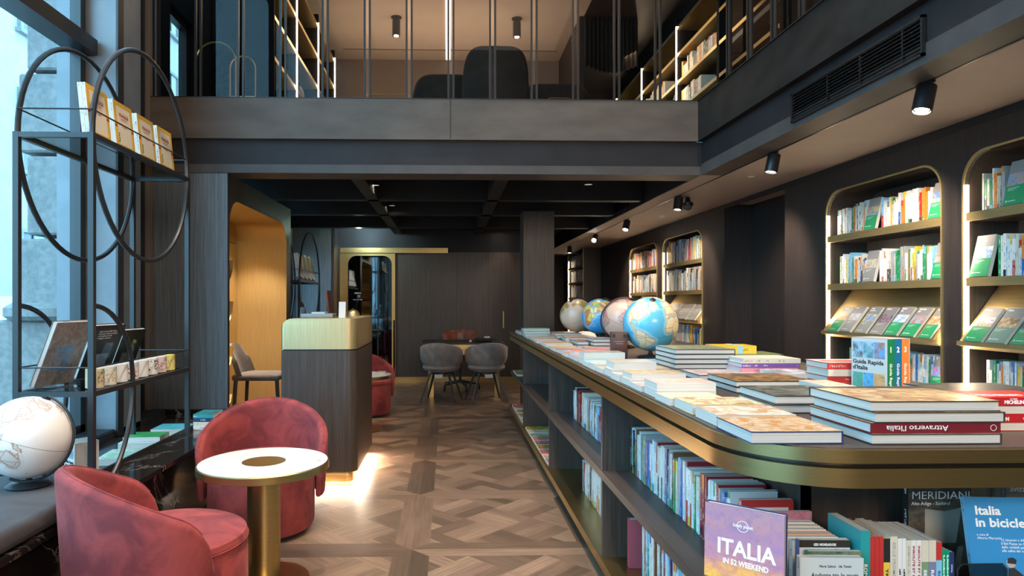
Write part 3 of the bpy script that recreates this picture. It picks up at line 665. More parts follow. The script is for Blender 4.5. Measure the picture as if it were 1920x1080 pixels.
row('along low shelf of nearest recess', 'guidebook', XW+.05, a1-.09, a0+.4, .732, 'guides', (.18,.24), (.010,.024), seed=23)
for k, (s, g) in enumerate((('Lisbona', 0), ('Malta', 0), ('Madrid', 0), ('Londra', 1))):
    guide('guidebook', sl(XW, a1-.06-k*.155, 1.06), t=.018, label='guidebook titled %s on the brass ledge of nearest recess' % s, title=s, grey=bool(g), pic=PICS[(k+2) % 8], low=(.16,.27,.20) if k == 1 else None)
# farther recesses
a0, a1 = NI['C']
for z, sd, hr, pal in ((1.812, 31, (.22,.30), 'mix'), (1.437, 32, (.20,.29), 'mags'), (.732, 33, (.22,.28), 'mix')):
    row('along %s shelf behind front globe' % {1.812:'top',1.437:'middle',.732:'low'}[z], 'travel_magazine', XW+.03, a1-.06, a0+.03, z, pal, hr, (.010,.028), (.19,.21), seed=sd)
for k in range(8):
    o = guide('travel_magazine', sl(XW, a1-.10-k*.155, 1.06), w=.135+.01*(k % 2), h=.23, t=.012+.006*(k % 3), label='grey magazine faced out, %s on the ledge behind front globe' % ordw(k+1), grey=True, pic=((.25,.26,.24),(.5,.48,.42)))
for (z, y, s) in ((1.812, a0+.22, 'MERIDIANI'), (1.812, a0+.72, 'MERIDIANI'), (1.437, a0+.55, 'MERIDIANI')):
    pass
a0, a1 = NI['B']
for z, sd, hr, pal in ((1.812, 41, (.19,.27), 'mix'), (1.437, 42, (.19,.28), 'mags'), (.732, 43, (.2,.27), 'mix')):
    row('along %s shelf of narrow recess' % {1.812:'top',1.437:'middle',.732:'low'}[z], 'pocket_atlas', XW+.03, a1-.06, a0+.03, z, pal, hr, (.018,.036), (.17,.2), seed=sd)
a0, a1 = NA
for i, z in enumerate((2.02, 1.70, 1.38, 1.06, .74)):
    row('on the %s shelf at far end' % ordw(i+1), 'catalogue', 2.67+.04, a1-.15, a0+.03, z+.002, 'mags', (.22,.26), (.03,.06), (.18,.2), seed=50+i)
# ---------------------------------------------------------------- display island
IX0, IX1, IY0, IY1 = .70, 2.0, 1.50, 7.5; ZT = .96
def rrect(x0, x1, y0, y1, r, seg=12):
    P = []
    for cx, cy, rr, a in ((x0+r[0], y0+r[0], r[0], PI), (x1-r[1], y0+r[1], r[1], 1.5*PI), (x1-r[2], y1-r[2], r[2], 0), (x0+r[3], y1-r[3], r[3], .5*PI)):
        P += [(cx+rr*math.cos(a+PI/2*k/seg), cy+rr*math.sin(a+PI/2*k/seg)) for k in range(seg+1)]
    return P
isl = thing('display_island', 'long book island with dark oak top, brass band edge and open shelves', 'display table')
rr = (.26, .26, .04, .04)
b = MB(); b.prism(rrect(IX0+.012, IX1-.012, IY0+.012, IY1-.012, tuple(q-.012 if q > .1 else .03 for q in rr)), .93, ZT-.001); b.build('tabletop', 'woodx', isl)
b = MB(); b.prism(rrect(IX0, IX1, IY0, IY1, rr), .925, ZT-.004); b.build('upper_brass_band', 'brassh', isl)
b = MB(); b.prism(rrect(IX0+.03, IX1-.03, IY0+.03, IY1-.03, tuple(q-.03 if q > .1 else .01 for q in rr)), .908, .93); b.build('shadow_groove', 'black', isl)
b = MB(); b.prism(rrect(IX0, IX1, IY0, IY1, rr), .868, .913); b.build('lower_brass_band', 'brassh', isl)
b = MB(); b.prism(rrect(IX0+.005, IX1-.005, IY0+.005, IY1-.005, (.24,.24,.04,.04)), .484, .52); b.build('middle_shelf', 'woodh', isl)
b = MB(); b.prism(rrect(IX0, IX1, IY0, IY1+.1, (.24,.24,.04,.04)), .075, .12); b.prism(rrect(IX0+.012, IX1, IY0+.012, IY1, (.23,.23,.04,.04)), .12, .1205); b.build('brass_ledge', 'brassh', isl)
b = MB(); b.box(IX0+.08, IX1-.08, IY0+.1, IY1, 0, .075); b.build('toe_kick', 'black', isl)
DIV = (6.23, 4.631, 3.03)
for y in DIV:
    for z0, z1 in ((.12, .484), (.52, .868)):
        b = MB(); b.box(.711, 1.03, y, y+.022 if y < 6 else y+.03, z0, z1); b.build('divider', 'wood', isl)
b = MB(); b.box(1.01, 1.03, 1.85, IY1, .12, .868); b.box(1.01, 1.30, 1.85, 1.87, .12, .868); b.box(1.30, 1.315, 1.85, 2.15, .12, .868); b.box(1.30, 1.92, 2.15, 2.17, .12, .868); b.box(1.92, 1.94, 1.7, IY1, .12, .868); b.build('back_panel', 'wood', isl)
# side rows, spines to the aisle
def srow(w, *a, **k): return row(w, *a, **k)
row('on middle island shelf, nearest bay', 'paperback', .835, 3.02, 1.93, .521, 'island', (.185,.215), (.010,.021), (.13,.15), seed=61, split=True)
row('on middle island shelf, second bay', 'paperback', .835, 4.40, 3.08, .521, 'island', (.18,.215), (.011,.024), (.13,.15), seed=62)
row('on middle island shelf, third bay', 'paperback', .835, 5.25, 4.68, .521, 'island', (.19,.225), (.018,.03), (.13,.15), seed=63)
row('on brass ledge, nearest bay', 'softcover', .835, 2.84, 1.90, .1215, 'island', (.20,.235), (.010,.022), (.13,.15), seed=64)
row('on brass ledge, second bay', 'softcover', .835, 4.10, 3.08, .1215, 'island', (.18,.225), (.010,.022), (.13,.15), seed=65)
row('on middle shelf, last bay', 'softcover', .80, 6.75, 6.29, .521, 'island', (.16,.22), (.012,.03), (.13,.15), seed=66)
book('hardcover_book', .15, .215, .035, up_left(.80, 2.93, .1215), (.40, .08, .11), [(0,1,(.42,.06,.09),(.42,.06,.09))], hard=True, split=True, label='dusty red cloth hardcover on the brass ledge, nearest bay')
# magazines and picture books lying on the low ledge further back
def lying(name, x, y, z, w, d, t, label, top=((.6,.3,.1),(.2,.4,.5)), col='white', hard=False, spine='right', mi=2, split=False, a=0, group=None, cover=None, sp=None):
    """w along X, d along Y; spine on the right/back/front/left"""
    cv = cover or [(0,1,0,1,mi,top[0],top[1])]
    ang = {'right': PI, 'left': 0, 'back': -PI/2, 'front': PI/2}[spine]
    if spine in ('right', 'left'): Wd, H = w, d
    else: Wd, H = d, w
    off = {'right': (w, d), 'left': (0, 0), 'back': (0, d), 'front': (w, 0)}[spine]
    X = T((x, y, z)) @ Rz(a) @ T((off[0], off[1], 0)) @ Rz(ang)
    return book(name, Wd, H, t, X, col, sp, cv, hard, split, label=label, group=group)
rg = random.Random(5); CN = ['orange','yellow','green','pink','light blue','red','white','brown']
for k in range(9):
    c1, c2 = rg.sample(CN, 2)
    lying('magazine', .72, 4.75+k*.155, .1215, .24, .145, .008+.01*rg.random(), '%s and %s magazine lying flat on the brass ledge, %s from divider' % (c1, c2, ordw(k+1)), (PAL[c1], PAL[c2]))
for k in range(7):
    c1, c2 = rg.sample(CN, 2)
    lying('magazine', .72, 6.34+k*.155, .1215, .22, .145, .02+.03*rg.random(), '%s and %s magazine pile top at the far end of brass ledge, %s' % (c1, c2, ordw(k+1)), (PAL[c1], PAL[c2]))
    if k < 3: lying('magazine', .72, 6.85+k*.155, .521, .2, .145, .02, '%s magazine lying on the far end of middle shelf, %s' % (c2, ordw(k+1)), (PAL[c2], PAL[c1]))
book('picture_book', .22, .24, .012, frame((0,-1,0), (.26,0,.966), (-.966,0,.26), (.90, 4.93, .122)), 'white', None, [(0,1,0,1,2,(.7,.7,.68),(.08,.07,.07))], label='black and white picture book leaning in the low third compartment')
# corner and end shelf
def orient(xd, yd, loc):                 # horizontal direction of width, tilt of height
    x = Vector(xd).normalized(); y = Vector(yd).normalized(); z = x.cross(y).normalized(); y = z.cross(x); return frame(x, y, z, loc)
def ramp_(f, keys):
    for (a, ca), (c, cc) in zip(keys, keys[1:]):
        if f <= c: k = (f-a)/(c-a); return tuple(p+(q-p)*k for p, q in zip(ca, cc))
    return keys[-1][1]
K1 = [(.34,(.84,.42,.06)),(.45,(.80,.36,.10)),(.55,(.56,.24,.20)),(.68,(.34,.18,.32)),(.82,(.44,.21,.25)),(1,(.38,.22,.27))]; K2 = [(.34,(.72,.30,.12)),(.45,(.62,.25,.18)),(.55,(.40,.18,.28)),(.68,(.46,.22,.26)),(.82,(.30,.17,.30)),(1,(.36,.19,.27))]
SKY = [(0,1,.34+.66*k/26,.34+.66*(k+1)/26,3,ramp_(.34+.66*(k+.5)/26,K1),ramp_(.34+.66*(k+.5)/26,K2)) for k in range(26)]
X = orient((.145, -.125, 0), (0, .06, 1), (.655, 1.655, .522))
o = book('hardcover_book', .185, .275, .026, X, 'navy', None, SKY+[(0,1,.27,.34,3,(.08,.09,.26),(.14,.14,.36)), (0,1,0,.27,2,(.05,.06,.03),(.20,.12,.06))], hard=True, split=True, label='hardcover with sunset sky titled ITALIA in 52 weekend, standing at the island corner', cat='book')
tf = lambda x, y: T((x, y, .0268))
text('ITALIA', .052, 'textw', o, tf(.030, .158), width=.135, bold=.0012); text('IN 52 WEEKEND', .018, 'textw', o, tf(.045, .135), width=.105, bold=.0004)
text('lonely planet', .012, 'textw', o, tf(.068, .228), width=.046)
b = MB(); b.lathe([(.0125,0),(.0135,0),(.0135,.0005),(.0125,.0005)], 28, (.091, .231, .0265), ring=True); b.build('publisher_ring', 'textw', o)
b = MB(); hr_ = random.Random(2)
pts = [(.0, .03), (.02, .04), (.035, .072), (.06, .078), (.075, .088), (.09, .086), (.10, .092), (.12, .07), (.14, .055), (.16, .04), (.185, .03)]
b.face([(0, .002, .0267)]+[(x, y, .0267) for x, y in pts]+[(.183, .002, .0267)], 2, (.10,.09,.04), (.34,.22,.12)); b.face([(.085, .085, .0267), (.092, .085, .0267), (.092, .112, .0267), (.085, .112, .0267)], 0, (.12,.07,.06)); b.build('hill_town_picture', ['print','pages','photo'], o)
# red Giro d'Italia and companions behind the corner
o = book('paperback', .15, .21, .02, orient((1, 0, 0), (0, 0, 1), (.84, 1.89, .521)), 'red', None, [(.1,.9,.55,.9,0,(.78,.75,.72),(.78,.75,.72))], label='red paperback titled IL GIRO DI facing the viewer behind the island corner')
text("IL GIRO DI", .017, 'textk', o, T((.028, .150, .0206)), width=.09); text('GIANNI BALBO', .006, 'textk', o, T((.04, .172, .0206)))
book('paperback', .16, .19, .012, orient((1, 0, 0), (0, 0, 1), (.86, 1.84, .521)), 'pink', None, [(0,1,0,1,3,(.72,.30,.34),(.6,.2,.26))], label='pink paperback with red square standing before the red cycling book')
# row of pale guides with white edges, spines hidden, then TOP 10
xx = .835
for k in range(6):
    book('travel_guide', .13, .185-.002*k, .019, orient((1, -.04, 0), (0, 0, 1), (.855+.003*k, 1.775-.022*k, .521)), ['white','ivory','white','orange','white','white'][k], None, None, label='%s travel guide edge-on in the corner pile, %s from the back' % (['white','ivory','white','orange','white','white'][k], ordw(k+1)))
o = book('travel_guide', .125, .185, .016, orient((1, -.04, 0), (0, 0, 1), (.875, 1.640, .521)), 'white', [(0,1,PAL['blue'],(.8,.8,.8))], [(0,1,.90,1,0,(.03,.025,.02),(.03,.025,.02)), (0,1,.72,.90,0,(.62,.62,.68),(.62,.62,.68))], label='white travel guide titled TOP 10 with black head band')
text('GEO MONDADORI', .0085, 'textw', o, T((.035, .171, .0168)), width=.055, bold=.0003); text('TOP', .028, 'textk', o, T((.025, .141, .0168)), width=.048); text('10', .03, 'textb', o, T((.080, .141, .0168)), width=.034, bold=.0012)
book('travel_guide', .13, .165, .014, orient((1, -.04, 0), (0, 0, 1), (.885, 1.615, .521)), 'green', None, [(0,1,0,1,2,(.08,.14,.09),(.2,.25,.15))], label='dark green travel guide between the TOP 10 guide and pale booklet')
o = book('booklet', .150, .165, .018, orient((1, -.05, 0), (0, -.02, 1), (.845, 1.585, .521)), 'white', None, [(0,1,0,1,0,(.52,.55,.54),(.52,.55,.54))], label='pale grey paperback titled Andante tra le mura before the TOP 10 guide')
text('Maria Salemi   Ida Tanini', .0085, 'textk', o, T((.045, .142, .0186)), width=.075); text('Andante tra le mura', .016, 'textk', o, T((.026, .118, .0186)), width=.112)
b = MB(); b.tube([(.01+.013*k, .100+.006*math.sin(k*1.9), .0186) for k in range(11)], .0005, 4); b.build('drawn_skyline', 'textk', o)
# spines towards the viewer on the end shelf
es = [('teal', .030, .215, 'ROMA', 'textw', None), ('red', .013, .20, '', 'textw', None), ('red', .013, .20, '', 'textw', None), ('red', .013, .20, '', 'textw', None), ('yellow', .020, .195, 'TRAVELER', 'textk', ('black', .70)),
      ('ivory', .023, .20, 'BELLE PROMENADE', 'textg', None), ('white', .013, .195, 'di Roma', 'textk', None), ('white', .012, .195, 'di Siena', 'textk', None), ('ivory', .014, .19, 'SIENA A PIEDI', 'textg', ('brown', -.48)), ('white', .016, .19, 'INSOLITE ET SECRETE', 'textr', ('purple', -.44)), ('white', .016, .19, 'INSOLITE ET SECRETE', 'textr', ('purple', -.44)),
      ('green', .022, .19, 'SECRET', 'textw', ('ivory', .72)), ('navy', .022, .19, 'ROM SICHT', 'textw', ('ivory', .72)), ('light blue', .018, .185, 'ROMA', 'textb', ('red', .76)), ('green', .011, .165, 'Umbria', 'textw', None), ('green', .011, .165, 'Umbria', 'textw', None), ('navy', .014, .160, 'ROME', 'textw', None)]
es = [(c, t*.80, h, s, tm, bd) for c, t, h, s, tm, bd in es]; p = 1.014; yv = 1.60
lbs = ['thick teal guide', 'first of three slim red guides', 'middle of three slim red guides', 'last of three slim red guides', 'yellow and black traveller guide', 'ivory walking guide', 'white pocket book next to the ivory walking guide', 'slimmer white pocket book', 'ivory and brown pocket book', 'white and purple guide next to the brown one', 'white and purple guide next to the green one', 'green and ivory guide', 'navy and ivory guide', 'light blue guide with red head', 'slim green pocket guide next to the light blue one', 'slim green pocket guide next to the navy one', 'slim navy pocket guide']
for k, (c, t, h, s, tm, bd) in enumerate(es):
    base = PAL[c] if c not in ('green',) else ((.20,.30,.16) if bd else (.0,.28,.14)); base = (.20,.20,.33) if (c == 'navy' and bd) else base
    sp = [(0,1,base,base)]
    if bd:
        f = bd[1]; o2 = PAL[bd[0]] if bd[0] != 'purple' else (.16,.13,.25); sp = [(0, f, base, base), (f, 1, o2, o2)] if f > 0 else [(0, -f, o2, o2), (-f, 1, base, base)]
    o = book('paperback', .14, h, t, up_front(p, yv, .521), base, sp, None, split=True, label=lbs[k]+', on the island end shelf'); p += t+.0006
    if s:
        wdt = min(h*.62, len(s)*.0105); top = (s not in ('SECRET', 'ROM SICHT', 'di Roma', 'di Siena', 'TRAVELER')); y0 = h*.93 if s in ('Umbria', 'INSOLITE ET SECRETE', 'BELLE PROMENADE', 'SIENA A PIEDI') else h*.62
        text(s, t*.55, tm, o, frame((0,-1,0), (0,0,1), (-1,0,0), (-.0006, y0, t*.32)), width=wdt, bold=.0002)
text('NATIONAL', .004, 'textw', bpy.data.objects[o.name], frame((0,-1,0), (0,0,1), (-1,0,0), (-.0006, .13, .004)), width=.02)
be = thing('bookend', 'black metal bookend with a slot, before the MERIDIANI magazine', 'bookend', (p+.008, 1.60, .521))
b = MB(); b.prism([(0,0),(.125,0),(.125,.118),(.112,.13),(.02,.13),(.0,.11)], 0, .0015, 'y'); b.build('plate', 'smoke', be)
b = MB(); b.tube([(0,0,0),(0,0,.118),(.012,0,.13),(.113,0,.13),(.125,0,.118),(.125,0,0)], .0016, 6); b.build('edge', 'black', be)
b = MB(); b.prism([(-.012,0),(.035,0),(.045,.03),(.045,.075),(.035,.083),(.022,.083),(.015,.1),(-.012,.1)], -.004, -.001, 'y'); b.build('slotted_tongue', 'black', be)
o = book('magazine', .172, .285, .022, orient((1, 0, 0), (0, 0, 1), (1.235, 1.765, .521)), 'black', None, [(0,1,0,1,2,(.055,.05,.04),(.12,.10,.07))], split=True, label='dark magazine titled MERIDIANI Alto Adige on the island end shelf')
text('MERIDIANI', .030, 'textw', o, T((.008, .248, .0226)), width=.156, bold=-.0003); text('Alto Adige - S\u00fcdtirol', .013, 'textw', o, T((.008, .232, .0226)), width=.105)
b = MB(); b.face([(.045,.13,.0224),(.13,.13,.0224),(.145,.225,.0224),(.10,.215,.0224),(.045,.222,.0224)], 2, (.36,.35,.30), (.20,.20,.17)); b.face([(.115,.02,.0224),(.135,.02,.0224),(.15,.12,.0224),(.135,.12,.0224)], 2, (.36,.35,.30), (.20,.20,.17)); b.build('stone_relief_picture', ['print','pages','photo'], o)
row('standing behind the cycling book', 'travel_guide', 1.93, 1.42, 1.88, .521, 'guides', (.24,.28), (.012,.024), (.13,.15), seed=71, axis='x', step=1)
guide('travel_guide', orient((1, -.1, 0), (0, .12, 1), (1.575, 1.82, .521)), w=.15, h=.265, label='grey and green guide titled Svizzera behind the blue cycling book', title='Svizzera', pic=((.12,.30,.62),(.75,.55,.15)), size=.022)
o = book('paperback', .19, .285, .014, orient((1, -.10, 0), (0, .20, 1), (1.305, 1.605, .521)), 'light blue', None, [(0,1,0,1,0,(.03,.24,.50),(.03,.24,.50))], label='blue paperback titled Italia in bicicletta leaning on the island end shelf', split=True)
text('Italia', .030, 'textw', o, T((.022, .243, .0148)), sx=1.1, bold=.0008); text('in bicicletta', .030, 'textw', o, T((.020, .214, .0148)), width=.155, bold=.0008); text('a cura di\nAlberto Marcarini', .008, 'textw', o, T((.020, .192, .0148))); text('12 itinerari e 24 escursioni\nil Bel Paese su due ruote\ndalle ciclabili per tutta la famiglia\nalle salite dei campioni', .0085, 'textw', o, T((.075, .180, .0148)))
b = MB(); z = .0147; b.lathe([(0,0),(.011,0),(.011,.0004),(0,.0004)], 16, (.092,.128,z), 1); b.face([(.083,.128,z+.0006),(.103,.126,z+.0006),(.106,.136,z+.0006),(.098,.142,z+.0006),(.086,.14,z+.0006)], 0); b.face([(.085,.116,z+.0003),(.098,.118,z+.0003),(.118,.10,z+.0003),(.122,.03,z+.0003),(.07,.03,z+.0003)], 0); b.build('drawn_cyclist', ['textk','textg'], o)
# ---------------------------------------------------------------- books and globes on the island top
def topx(px, py): return onz(px, py, ZT)
E0 = ZT
def pile(n, x, y, w, d, t, base, labs, tops, col='white', hard=True, spine='back', split=True, jit=.004, mi=2, name='hardcover_book', a=0):
    z = base; out = []
    for k in range(n):
        c = col[k % len(col)] if isinstance(col, list) else col
        out.append(lying(name, x+rg.uniform(-jit, jit), y+rg.uniform(-jit, jit), z, w, d, t, labs % ordw(k+1) if '%s' in labs else labs, tops, c, hard, spine, mi, split, a)); z += t+.0005
    return out, z
MAPW = ((.66,.54,.40),(.50,.24,.07))
# front edge row (page edges towards the viewer), from the rounded corner back
x, y = topx(1418, 833)
lying('hardcover_book', x-.012, y, E0, .222, .205, .030, 'hardcover with old map cover and blue boards, nearest the rounded island corner', MAPW, 'navy', True, 'right', 3, True)
specs = [  # px,py of front left base corner, w, d, t, top colours, name
 (1350, 803, .22, .17, .030, ((.80,.72,.60),(.50,.30,.18)), 'cream paperback with brown cover behind the old map hardcover', 'white', 'paperback'),
 (1316, 788, .22, .19, .030, ((.35,.22,.12),(.85,.75,.5)), 'paperback with yellow edged painting cover', 'yellow', 'paperback'),
 (1278, 768, .19, .15, .022, ((.72,.60,.40),(.55,.50,.35)), 'paperback with sandy landscape cover', 'white', 'paperback')]
for px, py, w, d, t, tc, lb, c, nm in specs:
    x, y = .722, {1350: 1.785, 1316: 1.965, 1278: 2.135}[px]; lying(nm, x+.01*(px > 1300), y, E0, w, .155, t, lb+' on the island edge', tc, c, False, 'right', 3, True)
x, y = .735, 2.305; pile(2, x, y, .21, .15, .026, E0, 'thick white paperback with pink cover, %s up on the island edge', ((.62,.45,.38),(.66,.60,.54)), 'white', False, 'right', name='paperback', mi=3)
seq = [(1200, .22, .15, .030, 1, ((.62,.55,.35),(.75,.7,.6)), 'white', 'sandy'), (1188, .20, .10, .028, 2, ((.85,.80,.76),(.70,.55,.50)), 'white', 'white and rose')]
yy = 2.47
cols = [('white and rose', ((.66,.58,.54),(.50,.26,.24))), ('sandy', ((.62,.48,.24),(.42,.28,.16))), ('black edged', ((.25,.22,.20),(.7,.66,.6))), ('cream', ((.60,.52,.40),(.48,.40,.30))), ('cream', ((.60,.52,.40),(.48,.40,.30))), ('pale grey', ((.42,.42,.42),(.55,.54,.52))),
        ('turquoise', ((.08,.50,.52),(.45,.66,.66))), ('dark grey', ((.2,.2,.2),(.4,.36,.34))), ('red', ((.55,.10,.08),(.75,.3,.2))), ('red', ((.55,.10,.08),(.75,.3,.2))), ('rust', ((.40,.16,.07),(.62,.35,.2))), ('blue grey', ((.25,.32,.4),(.5,.5,.5))), ('violet brown', ((.30,.16,.18),(.4,.3,.34))), ('rust', ((.5,.22,.1),(.65,.45,.3))), ('olive', ((.42,.4,.2),(.6,.5,.3))), ('orange', ((.7,.35,.12),(.8,.6,.4))), ('brown', ((.3,.18,.1),(.5,.36,.2))), ('beige', ((.7,.6,.5),(.55,.45,.35)))]
i = 0
while yy < 6.35 and i < 40:
    d = .155 if yy < 4 else .165; n = [1,2,1,2,1,1][i % 6] if yy < 4.1 else 1; nm, tc = cols[i % len(cols)]; t = rg.uniform(.02, .034) if yy < 4.1 else rg.uniform(.014, .024)
    w = rg.uniform(.19, .225)
    for k in range(n): lying('paperback', .722+rg.uniform(0, .012)+(.01*k), yy+.006*k, E0+k*(t+.0005), w, d-.012, t, '%s paperback on the island edge, %s pile from the corner%s' % (nm, ordw(i+6), ', upper' if k else ''), tc, 'white', False, 'right', 3, yy < 4)
    yy += d; i += 1
pile(3, .735, 6.42, .26, .19, .024, E0, 'green edged hardcover in the far pile, %s from the bottom', ((.2,.5,.4),(.7,.7,.3)), 'teal')
for k, c in enumerate(('light blue', 'grey', 'navy')): lying('paperback', .73, 6.66+k*.17, E0, .2, .155, .03, '%s paperback at the far end of the island, %s' % (c, ordw(k+1)), (PAL[c], PAL['grey']), c, False, 'right', 3)
# second line of dark hardcovers
x, y = topx(1452, 775); pile(2, x, y, .30, .25, .026, E0, 'dark green photo hardcover left of the tall pile, %s from the bottom', ((.05,.06,.05),(.22,.22,.19)), 'black', spine='right')
x, y = topx(1380, 737); pile(2, x, y, .30, .27, .022, E0, 'black hardcover with orange street lights cover, %s from the bottom', ((.04,.035,.03),(.45,.22,.06)), 'black', spine='right')
x, y = topx(1313, 714); pile(1, x, y, .30, .24, .024, E0, 'hardcover with rosy crowd picture beside the pile of five', ((.40,.28,.28),(.62,.52,.50)), 'black', spine='right')
x, y = topx(1265, 701); pile(5, x, y, .285, .30, .0225, E0, 'grey edged hardcover with green landscape cover, %s from the bottom of pile', ((.16,.18,.12),(.34,.36,.20)), 'black', spine='right')
x, y = topx(1186, 686); lying('hardcover_book', x, y, E0, .20, .17, .022, 'blue hardcover lying between the tin box and pile of five', ((.10,.25,.38),(.3,.45,.55)), 'blue', True, 'right', 3, True)
x, y = topx(1112, 655); pile(3, x, y, .24, .26, .024, E0, 'dark photo hardcover in the pile before the pink globe, %s from bottom', ((.12,.11,.10),(.3,.28,.26)), 'black', spine='right')
pile(2, x-.09, y+.10, .08, .14, .024, E0, 'narrow black book beside the dark photo pile, %s up', ((.1,.1,.1),(.3,.3,.28)), 'black', spine='right', name='narrow_book')
x0 = 1.0
for k in range(7):
    nm, tc = cols[(k*5+3) % len(cols)]; y = 5.05+k*.23
    lying('hardcover_book', .985+.02*(k % 2), y, E0, .25, .20, .016+.012*(k % 3), '%s hardcover in the middle of the island, %s toward the column' % (nm, ordw(k+1)), tc, 'black', True, 'right', 2)
for k in range(5):
    nm, tc = cols[(k*4+1) % len(cols)]
    lying('paperback', .965, 3.15+.19*k+.9*(k > 1), E0, .20, .15, .016, '%s paperback in the inner row, %s back' % (nm, ordw(k+1)), tc, 'white', False, 'right', 3)
# big pile with the Attraverso l'Italia spine
x, y = topx(1635, 834); ATT = ((.34,.16,.07),(.66,.50,.27)); z = E0
for k in range(4):
    sp = [(0,1,(.16,.012,.02),(.16,.012,.02))]
    o = lying('hardcover_book', x+(.008 if k == 2 else 0), y+.004*(k % 2), z, .315, .27, .0252, ['bottom', 'second', 'third', 'topmost'][k]+' art hardcover of the tall front pile%s' % (", spine reading Attraverso l'Italia" if k == 1 else ', pages out' if k < 3 else ' with fresco cover'), ATT, (.04,.035,.03) if k != 1 else (.16,.012,.02), True, 'front' if k == 1 else 'right' if k != 3 else 'back', 3, True, sp=sp)
    if k == 3:
        b = MB(); b.face([(-.0002+.0, .0, .0257), (.0, .315, .0257), (.045, .315, .0257), (.03, .0, .0257)], 0, (.06,.05,.045)); b.build('dark_cover_band', 'print', o, norm=False)
    if k == 1:
        # spine faces -Y; lettering upside down as in the shop
        text("Attraverso l'Italia", .019, 'textw', o, frame((0,1,0), (0,0,-1), (-1,0,0), (-.0006, .128, .0185)), width=.150)
        b = MB(); b.lathe([(.0065,0),(.0075,0),(.0075,.0004),(.0065,.0004)], 20, (0,0,0), ring=True, X=frame((0,1,0),(0,0,1),(-1,0,0),(-.0006,.018,.0126))); b.build('publisher_ring', 'textw', o)
    z += .0257
PZ = z
# Michelin pile
x, y = topx(1797, 822); x = 1.362; y = 1.70; z = E0
for k in range(4):
    red = k in (1, 3); sp = [(0,1,(.42,.012,.02),(.42,.012,.02))]
    o = lying('guidebook', x+.004*(k % 2), y, z, .24, .13, .0215, ['bottom', 'second', 'third', 'topmost'][k]+' fat red hotel guide in the pile beside the tall front pile', ((.60,.02,.02),(.66,.05,.04)), (.55,.02,.02), False, 'front' if red else 'back', 3, True, sp=sp, cover=[(0,1,0,1,0,(.60,.02,.02),(.60,.02,.02))])
    if red:
        fx = lambda u, v: frame((0,-1,0), (0,0,1), (-1,0,0), (-.0006, .24-u, v))
        text('MICHELIN', .013, 'textw', o, fx(.095-.04*(k == 1), .0045), width=.052, bold=.0005); text('LA GUIDA', .005, 'textw', o, fx(.11-.04*(k == 1), .0155), width=.02); text('ITALIA', .008, 'textw', o, fx(.165-.02*(k == 1), .007), width=.03)
    if k == 3: text('MICHELIN', .03, 'textw', o, frame((0,-1,0), (1,0,0), (0,0,1), (.03, .20, .0222)), width=.13, bold=.0008)
    z += .022
x = 1.44; y = 1.86
pile(2, x, y, .30, .20, .040, E0, 'black hardcover behind the fat red guides, %s from bottom', ((.03,.03,.03),(.12,.10,.08)), 'black', spine='right')
# boxed guide set
bx = thing('boxed_guide_set', 'white slipcase of three numbered guides titled Guida Rapida d Italia', 'box', (*onz(1663, 742, E0), E0), math.radians(-72))
# local: front face (pictures) along -x..0 ; spine face along +x
Wc, Dc, Hc = .115, .145, .205
b = MB(); t = .002; b.box(-Dc, 0, 0, t, 0, Hc); b.box(-Dc, 0, Wc-t, Wc, 0, Hc); b.box(-Dc, -Dc+t, 0, Wc, 0, Hc); b.box(-Dc, 0, 0, Wc, 0, t); b.box(-Dc, 0, 0, Wc, Hc-t, Hc); sc_ = b.build('slipcase', 'paper', bx, smooth=False)
def pic(x0, x1, z0, z1, c1, c2, par=bx):
    b = MB(); b.face([(x0, -.0006, z0), (x1, -.0006, z0), (x1, -.0006, z1), (x0, -.0006, z1)], 0, c1, c2, [(x0, z0), (x1, z0), (x1, z1), (x0, z1)]); b.build('cover_picture', 'photo', par, norm=False)
for k, (c1, c2) in enumerate((((.15,.16,.18),(.35,.55,.7)), ((.12,.3,.35),(.45,.6,.7)), ((.12,.35,.65),(.4,.2,.12)))): pic(-.138+.044*k, -.138+.044*k+.042, .13, .19, c1, c2)
for k, c in enumerate(((.10,.32,.24), (.10,.34,.55), (.62,.33,.14))): pic(-.138+.044*k, -.138+.044*k+.042, .01, .075, c, tuple(v*1.25 for v in c))
FX = lambda x, z: frame((1,0,0), (0,0,1), (0,-1,0), (x, -.0008, z))
text('Guida Rapida', .022, 'textk', bx, FX(-.138, .108), width=.125, bold=.0004); text("d'Italia", .022, 'textk', bx, FX(-.138, .086), width=.062, bold=.0004)
for k, c in enumerate(((.01,.20,.07), (.01,.15,.32), (.75,.22,.04))):
    b = MB(); w0 = .003+k*.0365; b.box(-Dc+.004, -.001, w0, w0+.036, .003, Hc-.003, 0, c); v = b.build('volume', 'print', bx, smooth=False)
    G = lambda y, z: frame((0,1,0), (0,0,1), (1,0,0), (-.0004, y, z)); text(str(k+1), .028, 'textw', v, G(w0+.010, .155), bold=.0008)
    text('Guida Rapida', .017, 'textw', v, frame((0,0,-1), (0,1,0), (1,0,0), (-.0004, w0+.012, .115)), width=.1, bold=.0003)
